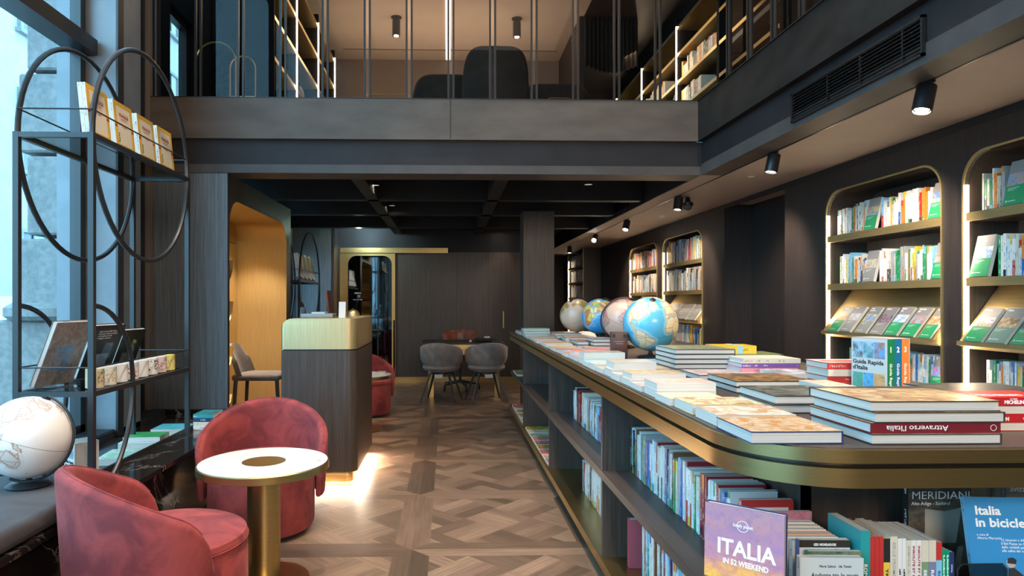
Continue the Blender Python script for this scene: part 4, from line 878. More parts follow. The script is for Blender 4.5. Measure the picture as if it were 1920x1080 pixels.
# red pile, small pile, purple pile, yellow box
x, y = topx(1553, 731); z = E0
for k in range(4):
    o = lying('hardcover_book', x, y+.004*(k % 2), z, .20, .16, .0255, ['bottom', 'second', 'third', 'topmost'][k]+' novel of the red and white pile behind the slipcase', ((.80,.76,.70),(.85,.80,.75)), 'red' if k != 2 else 'ivory', True, 'front', 3, True, sp=[(0,1,PAL['red'] if k != 2 else PAL['ivory'],(.8,.5,.4))], cover=[(0,1,0,1,0,(.78,.75,.70),(.78,.75,.70)), (.15,.8,.2,.9,0,(.60,.03,.02),(.60,.03,.02))] if k == 3 else None); z += .026
x, y = topx(1467, 722); pile(1, x, y, .16, .20, .045, E0, 'fat white paperback with black lettered cover beside the red pile', ((.7,.7,.7),(.15,.14,.2)), 'white', False, 'right', name='paperback', mi=3)
x, y = topx(1468, 785); 
pile(3, 1.24, 2.14, .10, .17, .020, E0, 'cream paperback between dark hardcovers and the tall front pile, %s up', ((.8,.72,.62),(.6,.35,.2)), 'white', False, 'right', name='paperback', mi=3)
x, y = 1.30, 2.92
for k, c in enumerate(('teal', 'pink', 'purple', 'ivory')): lying('hardcover_book', x+.006*k, y, E0+k*.021, .26, .20, .0205, '%s book in the colourful pile behind the dark hardcovers' % c, ((.75,.68,.55),(.65,.6,.5)), c, True, 'front', 3, True, sp=[(0,1,PAL[c],ink_for(c))])
x, y = 1.50, 3.50
lying('hardcover_book', x, y, E0, .30, .24, .055, 'thick dark green box book under the yellow box', ((.10,.13,.06),(.28,.34,.12)), 'black', True, 'front', 2, True)
o = lying('gift_box', x-.04, y+.06, E0+.0556, .22, .16, .042, 'yellow box with blue and white checked ribbon on the dark green book', ((.80,.45,.03),(.85,.5,.05)), 'yellow', False, 'front', 3)
b = MB(); b.box(-.001, .161, .075, .105, -.0002, .0435, 0, (.35,.6,.65)); b.build('ribbon', 'print', o, smooth=False)
o['category'] = 'box'
# tin trunk
x, y = topx(1146, 673)
tn = thing('tin_trunk', 'small brown tin trunk standing upright on the island before the globes', 'box', (x, y, E0), math.radians(-8))
b = MB(); b.rbox(0, .095, 0, .075, 0, .158, .004, 2); b.build('body', 'suit', tn)
for cx in (.014, .081):
    for cz in (.02, .138):
        b = MB(); b.rbox(cx-.009, cx+.009, -.002, .002, cz-.011, cz+.011, .002, 1); b.build('metal_corner', 'steel', tn)
text('CARTE GEOGRAFICHE', .008, 'textg', tn, frame((1,0,0), (0,0,1), (0,-1,0), (.02, -.0012, .10)), width=.055); text('DI VIAGGIO', .008, 'textg', tn, frame((1,0,0), (0,0,1), (0,-1,0), (.027, -.0012, .088)), width=.04)
for k in range(2):
    b = MB(); b.rbox(0, .06, 0, .06, 0, .055, .002, 1); o = b.build('small_box', 'black'); o.location = (1.40+k*.07, 6.15-.0*k, E0); tag(o, 'small black box beside the farthest globe, %s of two' % ('nearer' if k else 'farther'), 'box')
# ---------------------------------------------------------------- globes
LAND = [
 [(-168,66),(-156,71),(-128,70),(-95,72),(-82,68),(-94,60),(-82,55),(-79,62),(-64,60),(-56,52),(-65,45),(-70,42),(-76,35),(-81,30),(-80,25),(-83,30),(-90,29),(-97,27),(-97,20),(-91,18),(-87,21),(-88,15),(-83,12),(-79,9),(-83,8),(-92,14),(-105,20),(-112,29),(-110,24),(-117,33),(-124,40),(-124,48),(-135,58),(-150,60),(-162,56),(-158,60)],
 [(-79,9),(-72,12),(-60,9),(-50,2),(-35,-6),(-39,-15),(-48,-26),(-57,-36),(-64,-41),(-68,-52),(-74,-50),(-72,-35),(-70,-18),(-80,-5)],
 [(-17,15),(-10,30),(-5,35),(10,37),(20,32),(32,31),(37,22),(43,12),(51,12),(41,-3),(40,-15),(35,-24),(28,-33),(18,-34),(12,-18),(9,-2),(5,5),(-8,5)],
 [(-9,38),(-9,43),(-1,44),(-4,48),(4,52),(8,55),(10,58),(5,59),(12,66),(25,71),(42,67),(60,69),(72,73),(105,77),(140,73),(178,68),(170,60),(160,53),(156,58),(140,56),(140,46),(130,42),(128,35),(122,38),(122,30),(115,22),(108,20),(109,11),(103,10),(103,2),(98,10),(97,17),(90,22),(80,13),(77,8),(72,20),(62,25),(56,26),(50,30),(48,29),(56,24),(59,22),(45,13),(43,17),(35,28),(36,36),(27,37),(26,40),(23,37),(19,41),(13,45),(18,40),(16,38),(10,44),(3,43),(-1,37),(-6,36)],
 [(114,-22),(122,-18),(130,-12),(136,-12),(141,-17),(143,-11),(149,-20),(153,-28),(150,-37),(140,-38),(131,-32),(115,-34)],
 [(-55,60),(-45,60),(-22,70),(-18,80),(-35,83),(-60,80),(-68,76),(-54,70)],
 [(-180,-90),(-180,-78),(-120,-73),(-60,-74),(-58,-64),(-50,-77),(0,-70),(60,-67),(120,-66),(170,-72),(180,-78),(180,-90)],
 [(-5,50),(1,51),(-2,55),(-4,58),(-6,56),(-3,54)], [(130,31),(141,36),(145,44),(140,42),(136,35)], [(44,-25),(50,-16),(48,-25)], [(95,5),(105,-5),(115,-8),(104,-6)], [(109,1),(117,7),(118,-3),(110,-3)], [(131,-1),(141,-3),(150,-9),(140,-8)], [(167,-46),(178,-38),(173,-42)], [(-85,22),(-75,20),(-80,23)], [(-24,66),(-14,65),(-20,63)]]
def inland(lo, la):
    for P in LAND:
        c = False
        for i in range(len(P)):
            x1, y1 = P[i]; x2, y2 = P[i-1]
            if (y1 > la) != (y2 > la) and lo < (x2-x1)*(la-y1)/(y2-y1)+x1: c = not c
        if c: return True
    return False
NLO, NLA = 320, 160
GRID = [[inland(-180+(i+.5)*360/NLO+1.2*math.sin(j*1.7+i*.4), 90-(j+.5)*180/NLA+.9*math.sin(i*1.3)) for i in range(NLO)] for j in range(NLA)]
rs = random.Random(4); SITES = [(rs.uniform(-180, 180), math.degrees(math.asin(rs.uniform(-.9, 1))), rs.random()) for _ in range(150)]
SG = []
for j in range(NLA):
    la = 90-(j+.5)*180/NLA; cl = math.cos(math.radians(la)); r = []
    for i in range(NLO):
        if not GRID[j][i]: r.append(-1); continue
        lo = -180+(i+.5)*360/NLO; r.append(min(range(150), key=lambda k: ((SITES[k][0]-lo)*cl)**2+(SITES[k][1]-la)**2))
    SG.append(r)
def globe_mesh(name, ocean, ocean2, lands, line, rr):
    vs = []; fs = []; cs = []
    for j in range(NLA+1):
        la = PI/2-PI*j/NLA
        for i in range(NLO):
            lo = -PI+2*PI*i/NLO; vs.append((rr*math.cos(la)*math.cos(lo), rr*math.cos(la)*math.sin(lo), rr*math.sin(la)))
    rn = random.Random(1)
    for j in range(NLA):
        for i in range(NLO):
            k = (i+1) % NLO; fs.append((j*NLO+i, (j+1)*NLO+i, (j+1)*NLO+k, j*NLO+k)); s = SG[j][i]
            nb = [SG[j][k], SG[min(j+1, NLA-1)][i]]
            near = any(SG[max(0, min(NLA-1, j+dj))][(i+di) % NLO] >= 0 for dj in (-4, 0, 4) for di in (-4, 0, 4))
            if s < 0: c = ocean2 if near else ocean
            else: c = lands[int(SITES[s][2]*len(lands))]
            if any(q != s for q in nb): c = line if s >= 0 or max(nb) >= 0 else c
            if abs(j-NLA/2) < .4: c = tuple(v*.55 for v in c)
            cs += [c[0], c[1], c[2], 1]
    me = bpy.data.meshes.new(name); me.from_pydata(vs, [], fs); at = me.attributes.new('Col', 'FLOAT_COLOR', 'FACE'); at.data.foreach_set('color', cs)
    me.polygons.foreach_set('use_smooth', [True]*len(fs)); me.materials.append(M['colm']); me.update(); return me
def globe(x, y, zc, zb, r, me, lon, tilt, roll, label, ring=True, ringmat='black', mer=0, base='black', group=None):
    t = thing('globe', label, 'globe', (x, y, zb))
    o = bpy.data.objects.new('sphere', me); COL.objects.link(o); o.parent = t
    Q = Ry(roll) @ Rx(tilt) @ Rz(-math.radians(lon)-PI/2)
    o.matrix_local = T((0, 0, zc-zb)) @ Q
    h = zc-zb; b = MB(); b.lathe([(0, 0), (r*.48, 0), (r*.5, .006), (r*.42, .016), (r*.12, .022), (.012, .03), (.010, max(.035, h-r-.004)), (.016, max(.036, h-r-.002)), (0, h-r-.001)], 32); b.build('foot', base, t)
    Pm = T((0, 0, h)) @ Ry(roll) @ Rx(tilt) @ Rz(mer)
    if ring:
        b = MB(); pts = [Pm @ Vector(((r+.012)*math.sin(a), 0, (r+.012)*math.cos(a))) for a in [PI*k/28 for k in range(29)]]; b.tube(pts, .006, 8); b.build('meridian_arm', ringmat, t)
    b = MB(); b.lathe([(0, r), (.018, r), (.018, r+.003), (.006, r+.006), (.006, r+.014), (0, r+.015)], 16, X=T((0,0,h)) @ Ry(roll) @ Rx(tilt)); b.build('pole_pin', 'steel', t)
    return t
L1 = [(.80,.66,.42),(.84,.70,.40),(.78,.58,.36),(.84,.74,.54),(.74,.66,.40)]
gA = globe_mesh('blue_globe', (.10,.42,.58), (.30,.56,.64), L1, (.50,.28,.14), .162)
gB = globe_mesh('bright_globe', (.05,.36,.72), (.22,.55,.8), [(.75,.60,.15),(.62,.22,.10),(.40,.50,.18),(.72,.45,.16),(.78,.66,.35)], (.35,.2,.1), .158)
gC = globe_mesh('antique_globe', (.55,.37,.28), (.52,.36,.28), [(.46,.26,.21),(.40,.20,.19),(.50,.36,.27),(.36,.22,.21)], (.26,.12,.10), .158)
gD = globe_mesh('cream_globe', (.62,.43,.32), (.62,.44,.34), [(.22,.22,.06),(.38,.20,.06),(.45,.30,.1)], (.35,.18,.1), .160)
gE = globe_mesh('white_globe', (.80,.80,.79), (.74,.73,.71), [(.58,.48,.42),(.66,.58,.52),(.62,.55,.5)], (.44,.29,.22), .168)
r = math.radians
globe(1.215, 3.94, 1.165, ZT, .162, gA, -30, r(28), r(-4), 'pale blue globe with sandy continents, nearest of the four on the island', ring=False)
globe(1.30, 4.85, 1.165, ZT, .158, gC, 15, r(18), r(16), 'pinkish antique globe with brown half ring behind the pale blue globe', ringmat='suit', mer=PI, base='suit')
globe(1.36, 5.90, 1.165, ZT, .158, gB, 75, r(12), r(10), 'bright blue globe with yellow continents and black arm on the island', mer=0)
globe(1.24, 6.35, 1.165, ZT, .160, gD, -150, r(18), r(-25), 'cream globe with olive land, farthest on the island')
globe(-1.745, 2.80, .735, .5315, .168, gE, 122, r(-8), r(20), 'white globe with brown outlined land on the window cushion', mer=0)
# ---------------------------------------------------------------- black metal etagere with ring sides
def etagere(xr, xl, y0, y1, zb, zlow, ztop, label, tw=.012, rail=.11, lower=True):
    t = thing('etagere', label, 'shelf unit', ((xr+xl)/2, (y0+y1)/2, zb)); O = Vector(t.location)
    def bl(b, name, mat, par=t, **k):
        for v in b.bm.verts: v.co -= O
        return b.build(name, mat, par, **k)
    for x in (xr, xl):
        for y in (y0, y1):
            b = MB(); b.box(x-tw-.001, x+tw+.001, y-tw-.001, y+tw+.001, zb, ztop+.001); bl(b, 'post', 'black')
        yc = (y0+y1)/2; rr_ = (y1-y0)/2-.004
        b = MB(); b.tube([(x, yc+rr_*math.cos(a), ztop+rr_*math.sin(a)) for a in [2*PI*k/56 for k in range(56)]], .013, 8, closed=True); bl(b, 'ring', 'black')
        if lower:
            r2 = .39*(y1-y0)/1.1; b = MB(); b.tube([(x, y0+r2*math.sin(a), (zlow)+r2*math.cos(a)*(1.0 if math.cos(a) > 0 else (zlow-zb)/r2)) for a in [PI*k/28 for k in range(29)]], .012, 8); bl(b, 'lower_arc', 'black')
    for z, nm in ((ztop, 'top_shelf'), (zlow, 'lower_shelf')):
        b = MB(); b.box(xl-tw, xr+tw, y0-tw, y0+tw, z-.024, z); b.box(xl-tw, xr+tw, y1-tw, y1+tw, z-.024, z); b.box(xr-tw, xr+tw, y0, y1, z-.024, z); b.box(xl-tw, xl+tw, y0, y1, z-.024, z); s_ = bl(b, nm, 'black')
        b = MB(); b.box(xl+tw, xr-tw, y0+tw, y1-tw, z-.008, z-.001); bl(b, 'glass_sheet', 'smoke', s_, smooth=False)
        b = MB(); zz = z+rail
        for p, q in (((xl, y0), (xr, y0)), ((xr, y0), (xr, y1)), ((xr, y1), (xl, y1)), ((xl, y1), (xl, y0))): b.tube([(*p, zz), (*q, zz)], .004, 6)
        bl(b, 'guard_rail', 'black', s_)
    return t
ET = etagere(-1.645, -1.985, 3.10, 4.22, .386, .883, 2.08, 'tall black metal etagere with large rings standing in the window')
etagere(-1.80, -2.14, 8.05, 9.30, .02, .86, 1.56, 'smaller black etagere with arched rings by the rear window', rail=.13)
b = MB()
# yellow travel notebooks on the top shelf
YEL = (.80,.46,.05); CR = (.78,.70,.55)
for k in range(4):
    y = [3.155, 3.41, 3.67, 3.92][k]+.2
    for j in range(2):
        lab = 'yellow notebook titled VIAGGI, %s group from the near post%s' % (ORD[k], ['', ', behind the front copy', ', rear copy'][j])
        lean = .10; cv = [(.14,.86,.10,.90,0,CR,CR), (.30,.70,.60,.80,0,(.70,.55,.40),(.70,.55,.40)), (.32,.68,.62,.78,0,CR,CR), (0,.14,.44,.50,0,(.45,.05,.03),(.45,.05,.03)), (.86,1,.44,.50,0,(.45,.05,.03),(.45,.05,.03))] if j == 0 else None
        u = (-math.sin(lean), 0, math.cos(lean)); n = (math.cos(lean), 0, math.sin(lean))
        o = book('notebook', .200, .248, .018, frame((0,1,0), u, n, (-1.70-.0192*j, y-.2, 2.084)), YEL, [(0,1,(.72,.68,.60),(.3,.1,.05))], cv, label=lab, group=None)
        if j == 0:
            text('VIAGGI', .026, 'textr', o, T((.050, .172, .0188)), width=.1, bold=.0006); text("D'AUTORE", .008, 'textr', o, T((.068, .158, .0188)), width=.06)
            text('50 itinerari', .009, 'textr', o, T((.068, .132, .0188)), width=.06); text('da sogno', .009, 'textr', o, T((.072, .120, .0188)), width=.05)
            b = MB()
            for q in range(4): b.lathe([(0,0),(.006,0),(.006,.0004),(0,.0004)], 8, (.035+.003*(q % 2), .040+.013*q, .0185))
            b.build('printed_cactus', plain('cactus_green', (.05,.16,.06)) if 'cactus_green' not in bpy.data.materials else bpy.data.materials['cactus_green'], o)
# mugs on the lower shelf
pats = [((.62,.50,.30),(.20,.12,.06)), ((.74,.70,.60),(.50,.42,.20)), ((.80,.79,.76),(.80,.79,.76)), ((.80,.79,.76),(.55,.12,.08)), ((.80,.79,.76),(.80,.79,.76)), ((.80,.79,.76),(.06,.06,.06)), ((.72,.60,.58),(.45,.10,.10)), ((.80,.70,.20),(.45,.40,.32))]
mugn = ['brown leopard patterned', 'cream flower patterned', 'plain white', 'white and red printed', 'plain white second', 'white and black lettered', 'pink and red lined', 'yellow map patterned']
for k in range(8):
    y = 3.22+k*.118; t = thing('mug', '%s mug on the lower shelf of window etagere' % mugn[k], 'mug', (-1.695, y, .8845)); b = MB()
    for j in range(24):
        pass
    prof = [(0,0),(.038,0),(.041,.003),(.041,.092),(.038,.093),(.037,.090),(.037,.006),(0,.006)]; b.lathe(prof, 32, col=pats[k][0]); b.build('cup', 'ceramic', t)
    b = MB()
    for j in range(44):
        a = rg.uniform(-1.6, 1.2); z = rg.uniform(.015, .078); s_ = rg.uniform(.0015, .004); r_ = .0414
        if k in (2, 4): continue
        b.face([(r_*math.cos(a+da), r_*math.sin(a+da), z+dz) for da, dz in ((-s_/.04,-s_), (s_/.04,-s_), (s_/.04,s_), (-s_/.04,s_))], 0, pats[k][1])
    if k not in (2, 4): b.build('printed_pattern', 'print', t)
    b = MB(); b.tube([(-.038-.028*math.sin(a), .004, .047+.026*math.cos(a)) for a in [PI*q/12 for q in range(13)]], .0045, 8)
    for v in b.bm.verts: v.co = Rz(PI/2.4*(-1 if k else 1.6)) @ v.co if k == 0 else v.co
    h_ = b.build('handle', 'white', t)
# display books on clear stands, facing the street; the viewer sees their backs
for k, (y, nm, c, W_, H_, tops) in enumerate(((3.27, 'grey photo book', (.20,.17,.16), .25, .33, ((.22,.18,.16),(.34,.30,.28))), (3.62, 'black book with white blurb', (.015,.015,.016), .25, .30, ((.012,.012,.012),(.02,.02,.02))), (3.93, 'black book', (.015,.015,.016), .20, .26, ((.03,.03,.03),(.05,.05,.05))))):
    dl_ = .16; lean = .38; h0 = Vector((-math.cos(dl_), math.sin(dl_), 0)); u = -h0*math.sin(lean)+Vector((0,0,1))*math.cos(lean); n = h0*math.cos(lean)+Vector((0,0,1))*math.sin(lean); x_ = u.cross(n)
    org = Vector((-1.90, y, .8925))-x_*W_/2+h0*.02
    o = book('photo_book', W_, H_, .026, frame(tuple(x_), tuple(u), tuple(n), tuple(org)), c, [(0,1,c if k != 1 else (.35,.03,.04),(.3,.3,.3))], [(0,1,0,1,2,tops[0],tops[1])], hard=True, split=True, label=nm+' on clear stand, lower etagere shelf, %s from near post' % ORD[k])
    b = MB(); p_ = (.30,.78,.22,.62) if k == 0 else (.25,.75,.10,.45)
    if k == 0: b.face([(0,0,-.0006),(0,H_,-.0006),(W_,H_,-.0006),(W_,0,-.0006)], 0, tops[0], tops[1], [(0,0),(0,H_),(W_,H_),(W_,0)])
    c1, c2 = ((.10,.28,.50),(.30,.28,.30)) if k < 2 else ((.10,.10,.11),(.16,.16,.17))
    b.face([(W_*p_[0],H_*p_[2],-.0009),(W_*p_[0],H_*p_[3],-.0009),(W_*p_[1],H_*p_[3],-.0009),(W_*p_[1],H_*p_[2],-.0009)], 0, c1, c2, [(0,0),(0,.1),(.1,.1),(.1,0)]); b.build('back_cover_picture', 'photo', o, smooth=False, weld=False, norm=False)
    if k == 1: text('Sulle strade della Magna\nnel cuore delle montagne\ne dei laghi piu belli\nil viaggio continua', .013, 'textw', o, frame((-1,0,0),(0,1,0),(0,0,-1),(.20,.262,-.0006)), width=.15)
    st = thing('acrylic_stand', 'clear acrylic stand behind the %s, %s from near post' % (nm.split(' with')[0], ORD[k]), 'stand', (-1.90, y, .8845)); b = MB(); Q = frame(tuple(x_.normalized()), tuple((-h0)), (0,0,1)); 
    Q = frame(tuple(x_), tuple(-h0), tuple(x_.cross(-h0)))
    b.box(-.06, .06, -.075, .12, 0, .003, X=Q); b.box(-.06, .06, -.078, -.075, 0, .035, X=Q)
    sl_ = math.tan(lean)
    b.faces_idx([(-.055,.004,.003),(.055,.004,.003),(.03,.004+.19*sl_,.193),(-.03,.004+.19*sl_,.193),(-.055,.007,.003),(.055,.007,.003),(.03,.007+.19*sl_,.193),(-.03,.007+.19*sl_,.193)], [(0,1,2,3),(7,6,5,4),(0,4,5,1),(2,6,7,3),(1,5,6,2),(0,3,7,4)], 0, X=Q)
    b.tube([(0,.008+.19*sl_,.19),(0,.118,.003)], .0025, 4)
    b.build('clear_sheet', 'acrylic', st, smooth=False)
# books in the window tray and on the marble
def plainbook(nm, x, y, z, w, d, t, a, c, lab, top=None, hard=False, spine='back'): return lying(nm, x, y, z, w, d, t, lab, top or (PAL[c], PAL['white']), c, hard, spine, 3, True, a)
TZ = .3865
gb = book('boxed_guide', .12, .205, .11, frame((math.cos(-.7), math.sin(-.7), 0), (0,0,1), (-math.sin(.7)*1, -math.cos(.7), 0), (-1.80, 3.36, TZ+.03)), 'white', [(0,.62,(.55,.5,.4),(.4,.35,.3)), (.62,1,(.75,.72,.66),(.4,.35,.3))], [(.08,.92,.62,.95,2,(.15,.3,.5),(.55,.45,.35)), (.08,.92,.04,.30,3,(.25,.5,.45),(.6,.4,.25))], label='white boxed guide titled Guida Rapida d Italia in the window tray', cat='book')
text('Guida Rapida', .019, 'textk', gb, T((.010, .103, .1106)), width=.10, bold=.0004); text("d'Italia", .019, 'textk', gb, T((.010, .082, .1106)), width=.052, bold=.0004); text('3', .03, 'texto', gb, frame((0,0,-1), (0,1,0), (-1,0,0), (-.0008, .17, .04)))
for i, (x, y, w, d, t, a, c, lab, hd) in enumerate(((-2.10, 3.08, .22, .2, .03, .1, 'ivory', 'ivory book lying beneath the boxed guide in window tray', 0), (-1.93, 3.30, .20, .20, .03, .2, 'white', 'white softcover lying under the boxed guide', 0),
    (-1.96, 3.72, .22, .26, .035, .12, 'white', 'white book with green landscape cover in window tray, lower one', 0), (-2.02, 4.10, .24, .20, .045, .06, 'white', 'thick white book under the green one in window tray', 0), (-2.00, 4.50, .25, .22, .05, .05, 'white', 'white book with teal cover in window tray', 0))):
    plainbook('softcover', x, y, TZ, w, d, t, a, c, lab, ((.65,.72,.6),(.3,.5,.3)) if i == 2 else (((.05,.35,.40),(.1,.4,.45)) if i == 4 else None))
plainbook('softcover', -2.0, 4.12, TZ+.046, .22, .17, .03, .08, 'green', 'green book on the thick white one in window tray', ((.03,.32,.10),(.1,.4,.12)))
for k, c in enumerate(('white', 'ivory', 'navy', 'teal')): plainbook('paperback', -1.685, 4.42, .451+k*.0255, .13, .19, .025, 0, c, '%s paperback in the pile of four on the marble ledge' % c, spine='front', top=(PAL[c], (.05,.1,.15)))
cb = MB(); cb.tube([(-1.86,2.72,.536),(-2.0,2.56,.536),(-2.15,2.52,.536),(-2.05,2.62,.536),(-2.2,2.66,.536),(-2.3,2.5,.536),(-2.42,2.52,.536)], .0035, 6); tag(cb.build('power_cord', 'rubber'), 'thin black power cord trailing from the globe across the window cushion', 'cord')
# ---------------------------------------------------------------- lounge chairs and tables
def shell(b, r0, th, amax, zb, zt, zend, n=56, flare=.03, m=0, endr=.10):
    """wrap-around back centred on -X direction (angle PI); open towards +X"""
    rings = []
    for i in range(n+1):
        a = -amax+2*amax*i/n; f = abs(a)/amax
        s_ = (1-f)*amax*r0; e = min(1, s_/endr); k = math.sqrt(max(0, 1-(1-e)**2))
        top = zend+(zt-zend)*(math.cos(min(1, f*1.02)*PI)*.5+.5)**.55; top = zb+(top-zb)*(.55+.45*k); bot = zb+.0
        sec = []
        tt_ = th*(.45+.55*k)
        for (du, dv, cx, cz) in ((0,0,0,0),): pass
        N_ = 6
        def P(rad, z): 
            rad2 = rad+flare*(z-zb)/(zt-zb); return (-rad2*math.cos(a), -rad2*math.sin(a), z)
        h2 = tt_/2; rc = r0+th/2
        for q in range(N_+1): ang = PI*q/N_; sec.append(P(rc+h2*math.cos(ang), top-h2+h2*math.sin(ang)))
        for q in range(1, 4): sec.append(P(rc-h2, top-h2+(bot+.02-top+h2)*q/4))
        for q in range(N_+1): ang = PI+PI*q/N_; sec.append(P(rc+h2*math.cos(ang), bot+h2*.6+h2*.6*math.sin(ang)))
        for q in range(3, 0, -1): sec.append(P(rc+h2, top-h2+(bot+.02-top+h2)*q/4))
        rings.append(sec)
    L = len(rings[0]); vs = [v for r_ in rings for v in r_]; fs = [(i*L+j, i*L+(j+1) % L, (i+1)*L+(j+1) % L, (i+1)*L+j) for i in range(n) for j in range(L)]
    fs += [tuple(range(L)), tuple(reversed(range(n*L, n*L+L)))]
    b.faces_idx(vs, fs, m); return [r_[3] for r_ in rings], [r_[0] for r_ in rings]
def lounge(x, y, rz, label, mat='rose', mat2='rose', zs=.42, r=.292, zt=.70, loc0=0):
    t = thing('lounge_chair', label, 'chair', (x, y, loc0), rz)
    b = MB(); b.lathe([(0,.022),(r-.03,.022),(r-.008,.03),(r,.055),(r+.002,.2),(r,zs-.055),(r-.006,zs-.045)], 56); b.build('seat_base', mat2, t)
    b = MB(); b.lathe([(r-.006,zs-.048),(r+.002,zs-.040),(r-.004,zs-.02),(r-.03,zs-.006),(r*.6,zs+.006),(0,zs+.012)], 56); b.build('seat_cushion', mat, t)
    b = MB(); b.tube([(math.cos(a)*(r+.001), math.sin(a)*(r+.001), zs-.046) for a in [2*PI*k/56 for k in range(56)]], .004, 6, closed=True); b.build('seat_piping', mat2, t)
    b = MB(); b.lathe([(0,0),(r-.04,0),(r-.04,.022),(0,.022)], 40); b.build('plinth', 'black', t)
    b = MB(); ed, ou = shell(b, r+.004, .055, math.radians(100), .19, zt, .50); sh_ = b.build('backrest', mat, t, ang=60)
    b = MB(); b.tube([(p[0]*1.0, p[1]*1.0, p[2]+.001) for p in ed[2:-2]], .0035, 6); b.build('piping', mat2, sh_)
    return t
lounge(-1.085, 2.60, math.radians(38), 'rose velvet tub chair in the foreground with its back to the viewer')
lounge(-1.06, 3.80, math.radians(-84), 'rose velvet tub chair facing the viewer behind the marble table', mat2='wine' if False else 'rose')
lounge(-.95, 7.62, math.radians(-60), 'dark red velvet tub chair beyond the reception counter')
def cafe(x, y, label):
    t = thing('side_table', label, 'table', (x, y, 0)); r = .296
    b = MB(); b.lathe([(r-.004,.524),(r,.526),(r,.556),(r-.006,.559),(r-.008,.556),(0,.556),(0,.530),(r-.02,.524)], 72); b.build('brass_rim', 'brassh', t)
    b = MB(); b.lathe([(0,.5565),(0,.560),(r-.009,.560),(r-.009,.5565)][::-1] if False else [(.098,.5562),(.098,.560),(r-.007,.560),(r-.007,.5562)], 72); b.build('marble_top', 'wmarble', t)
    b = MB(); b.lathe([(0,.5562),(.0975,.5562),(.0975,.5602),(0,.5602)], 48); b.build('brass_inlay', 'brassh', t)
    b = MB(); b.lathe([(0,.02),(.074,.02),(.074,.526),(0,.526)], 48); b.build('column', 'brass', t)
    b = MB(); b.lathe([(0,0),(.205,0),(.205,.014),(.203,.017),(.074,.020),(0,.020)], 64); b.build('base', 'brassh', t)
cafe(-.852, 3.085, 'round white marble table with brass inlay, rim and column between the rose chairs')
cafe(-.865, 6.72, 'round marble table with brass column partly behind the reception counter')
lying('booklet', -.72, 6.74, .561, .08, .12, .02, 'small white booklet pile on the marble table behind the counter')
# ---------------------------------------------------------------- reception counter
CX0, CX1, CY0, CY1 = -1.195, -.655, 4.765, 5.75
ct = thing('reception_counter', 'dark oak reception counter with pale brass cap and glowing brass foot', 'counter', ((CX0+CX1)/2, (CY0+CY1)/2, 0)); O = Vector(ct.location)
def cb_(b, n, m, par=ct, **k):
    for v in b.bm.verts: v.co -= O
    return b.build(n, m, par, **k)
b = MB(); b.prism(rrect(CX0, CX1, CY0, CY1, (.02,.07,.03,.03)), .075, .945); cb_(b, 'body', 'wood')
b = MB(); b.prism(rrect(CX0+.01, CX1-.012, CY0+.012, CY1-.01, (.02,.06,.03,.03)), .945, .956); cb_(b, 'shadow_gap', 'black')
b = MB(); b.prism(rrect(CX0+.03, CX1-.035, CY0+.03, CY1-.04, (.02,.05,.03,.03)), 0, .075); cb_(b, 'brass_foot', 'brass')
# cap: rounded in plan and with a soft upper left corner
b = MB(); pl_ = rrect(CX0, CX1, CY0, CY1, (.02,.07,.03,.03)); n = len(pl_)
lv = [(.956, 0)]+[(1.097+.08*math.sin(a), .08*(1-math.cos(a))) for a in [PI/2*k/8 for k in range(9)]]
vs = []
for z, inset in lv:
    for (x, y) in pl_: vs.append((max(x, CX0+inset), y, z))
fs = [(i*n+j, i*n+(j+1) % n, (i+1)*n+(j+1) % n, (i+1)*n+j) for i in range(len(lv)-1) for j in range(n)]
fs += [tuple(range(n))[::-1], tuple((len(lv)-1)*n+j for j in range(n))]
b.faces_idx(vs, fs); cb_(b, 'brass_cap', 'brassp', ang=40)
b = MB(); b.box(CX1-.034, CX1-.02, CY0+.12, CY1-.1, .058, .068); cb_(b, 'foot_light_strip', 'ledw')
light('AREA', 'counter_foot_light', (CX1-.005, (CY0+CY1)/2, .066), 9, WARM, (CX1+.06, (CY0+CY1)/2, 0), shape='RECTANGLE', size=.8, size_y=.02)
light('AREA', 'counter_front_foot_light', ((CX0+CX1)/2+.1, CY0+.016, .068), 1.5, WARM, ((CX0+CX1)/2+.1, CY0-.02, 0), shape='RECTANGLE', size=.35, size_y=.015)
zc = 1.1775
mn = thing('monitor', 'dark monitor seen edge-on standing on the reception counter', 'monitor', (-.94, 5.35, zc), math.radians(93))
b = MB(); b.rbox(-.16, .16, -.012, .012, .03, .21, .004, 2, X=Rx(-.12)); b.build('screen', 'suit', mn); b = MB(); b.box(-.02, .02, .01, .02, 0, .12); b.box(-.1, .1, -.06, .08, 0, .006); b.build('foot', 'black', mn)
b = MB(); b.box(-.025, .025, 0, .002, 0, .12, X=Rx(-.15)); b.box(-.025, .025, .0, .04, 0, .002); o = b.build('card_display', 'paper'); o.location = (-.785, 4.92, zc); tag(o, 'upright blank paper card on the reception counter', 'card')
b = MB(); b.rbox(-.12, .12, -.09, .09, 0, .03, .006, 2); o = b.build('document_tray', 'blue'); o.location = (-.98, 5.05, zc); tag(o, 'low blue grey tray on the reception counter', 'tray')
o = lying('notebook', -1.02, 4.97, zc+.0305, .1, .14, .012, 'light blue notebook lying on the tray of reception counter', ((.3,.42,.5),(.3,.42,.5)), 'light blue')
b = MB(); b.rbox(-.018, .018, -.012, .012, 0, .075, .003, 2, X=Rx(-.3)); o = b.build('card_reader', 'black'); o.location = (-1.09, 4.98, zc+.004); tag(o, 'small dark card reader at the left end of the reception counter', 'card reader')
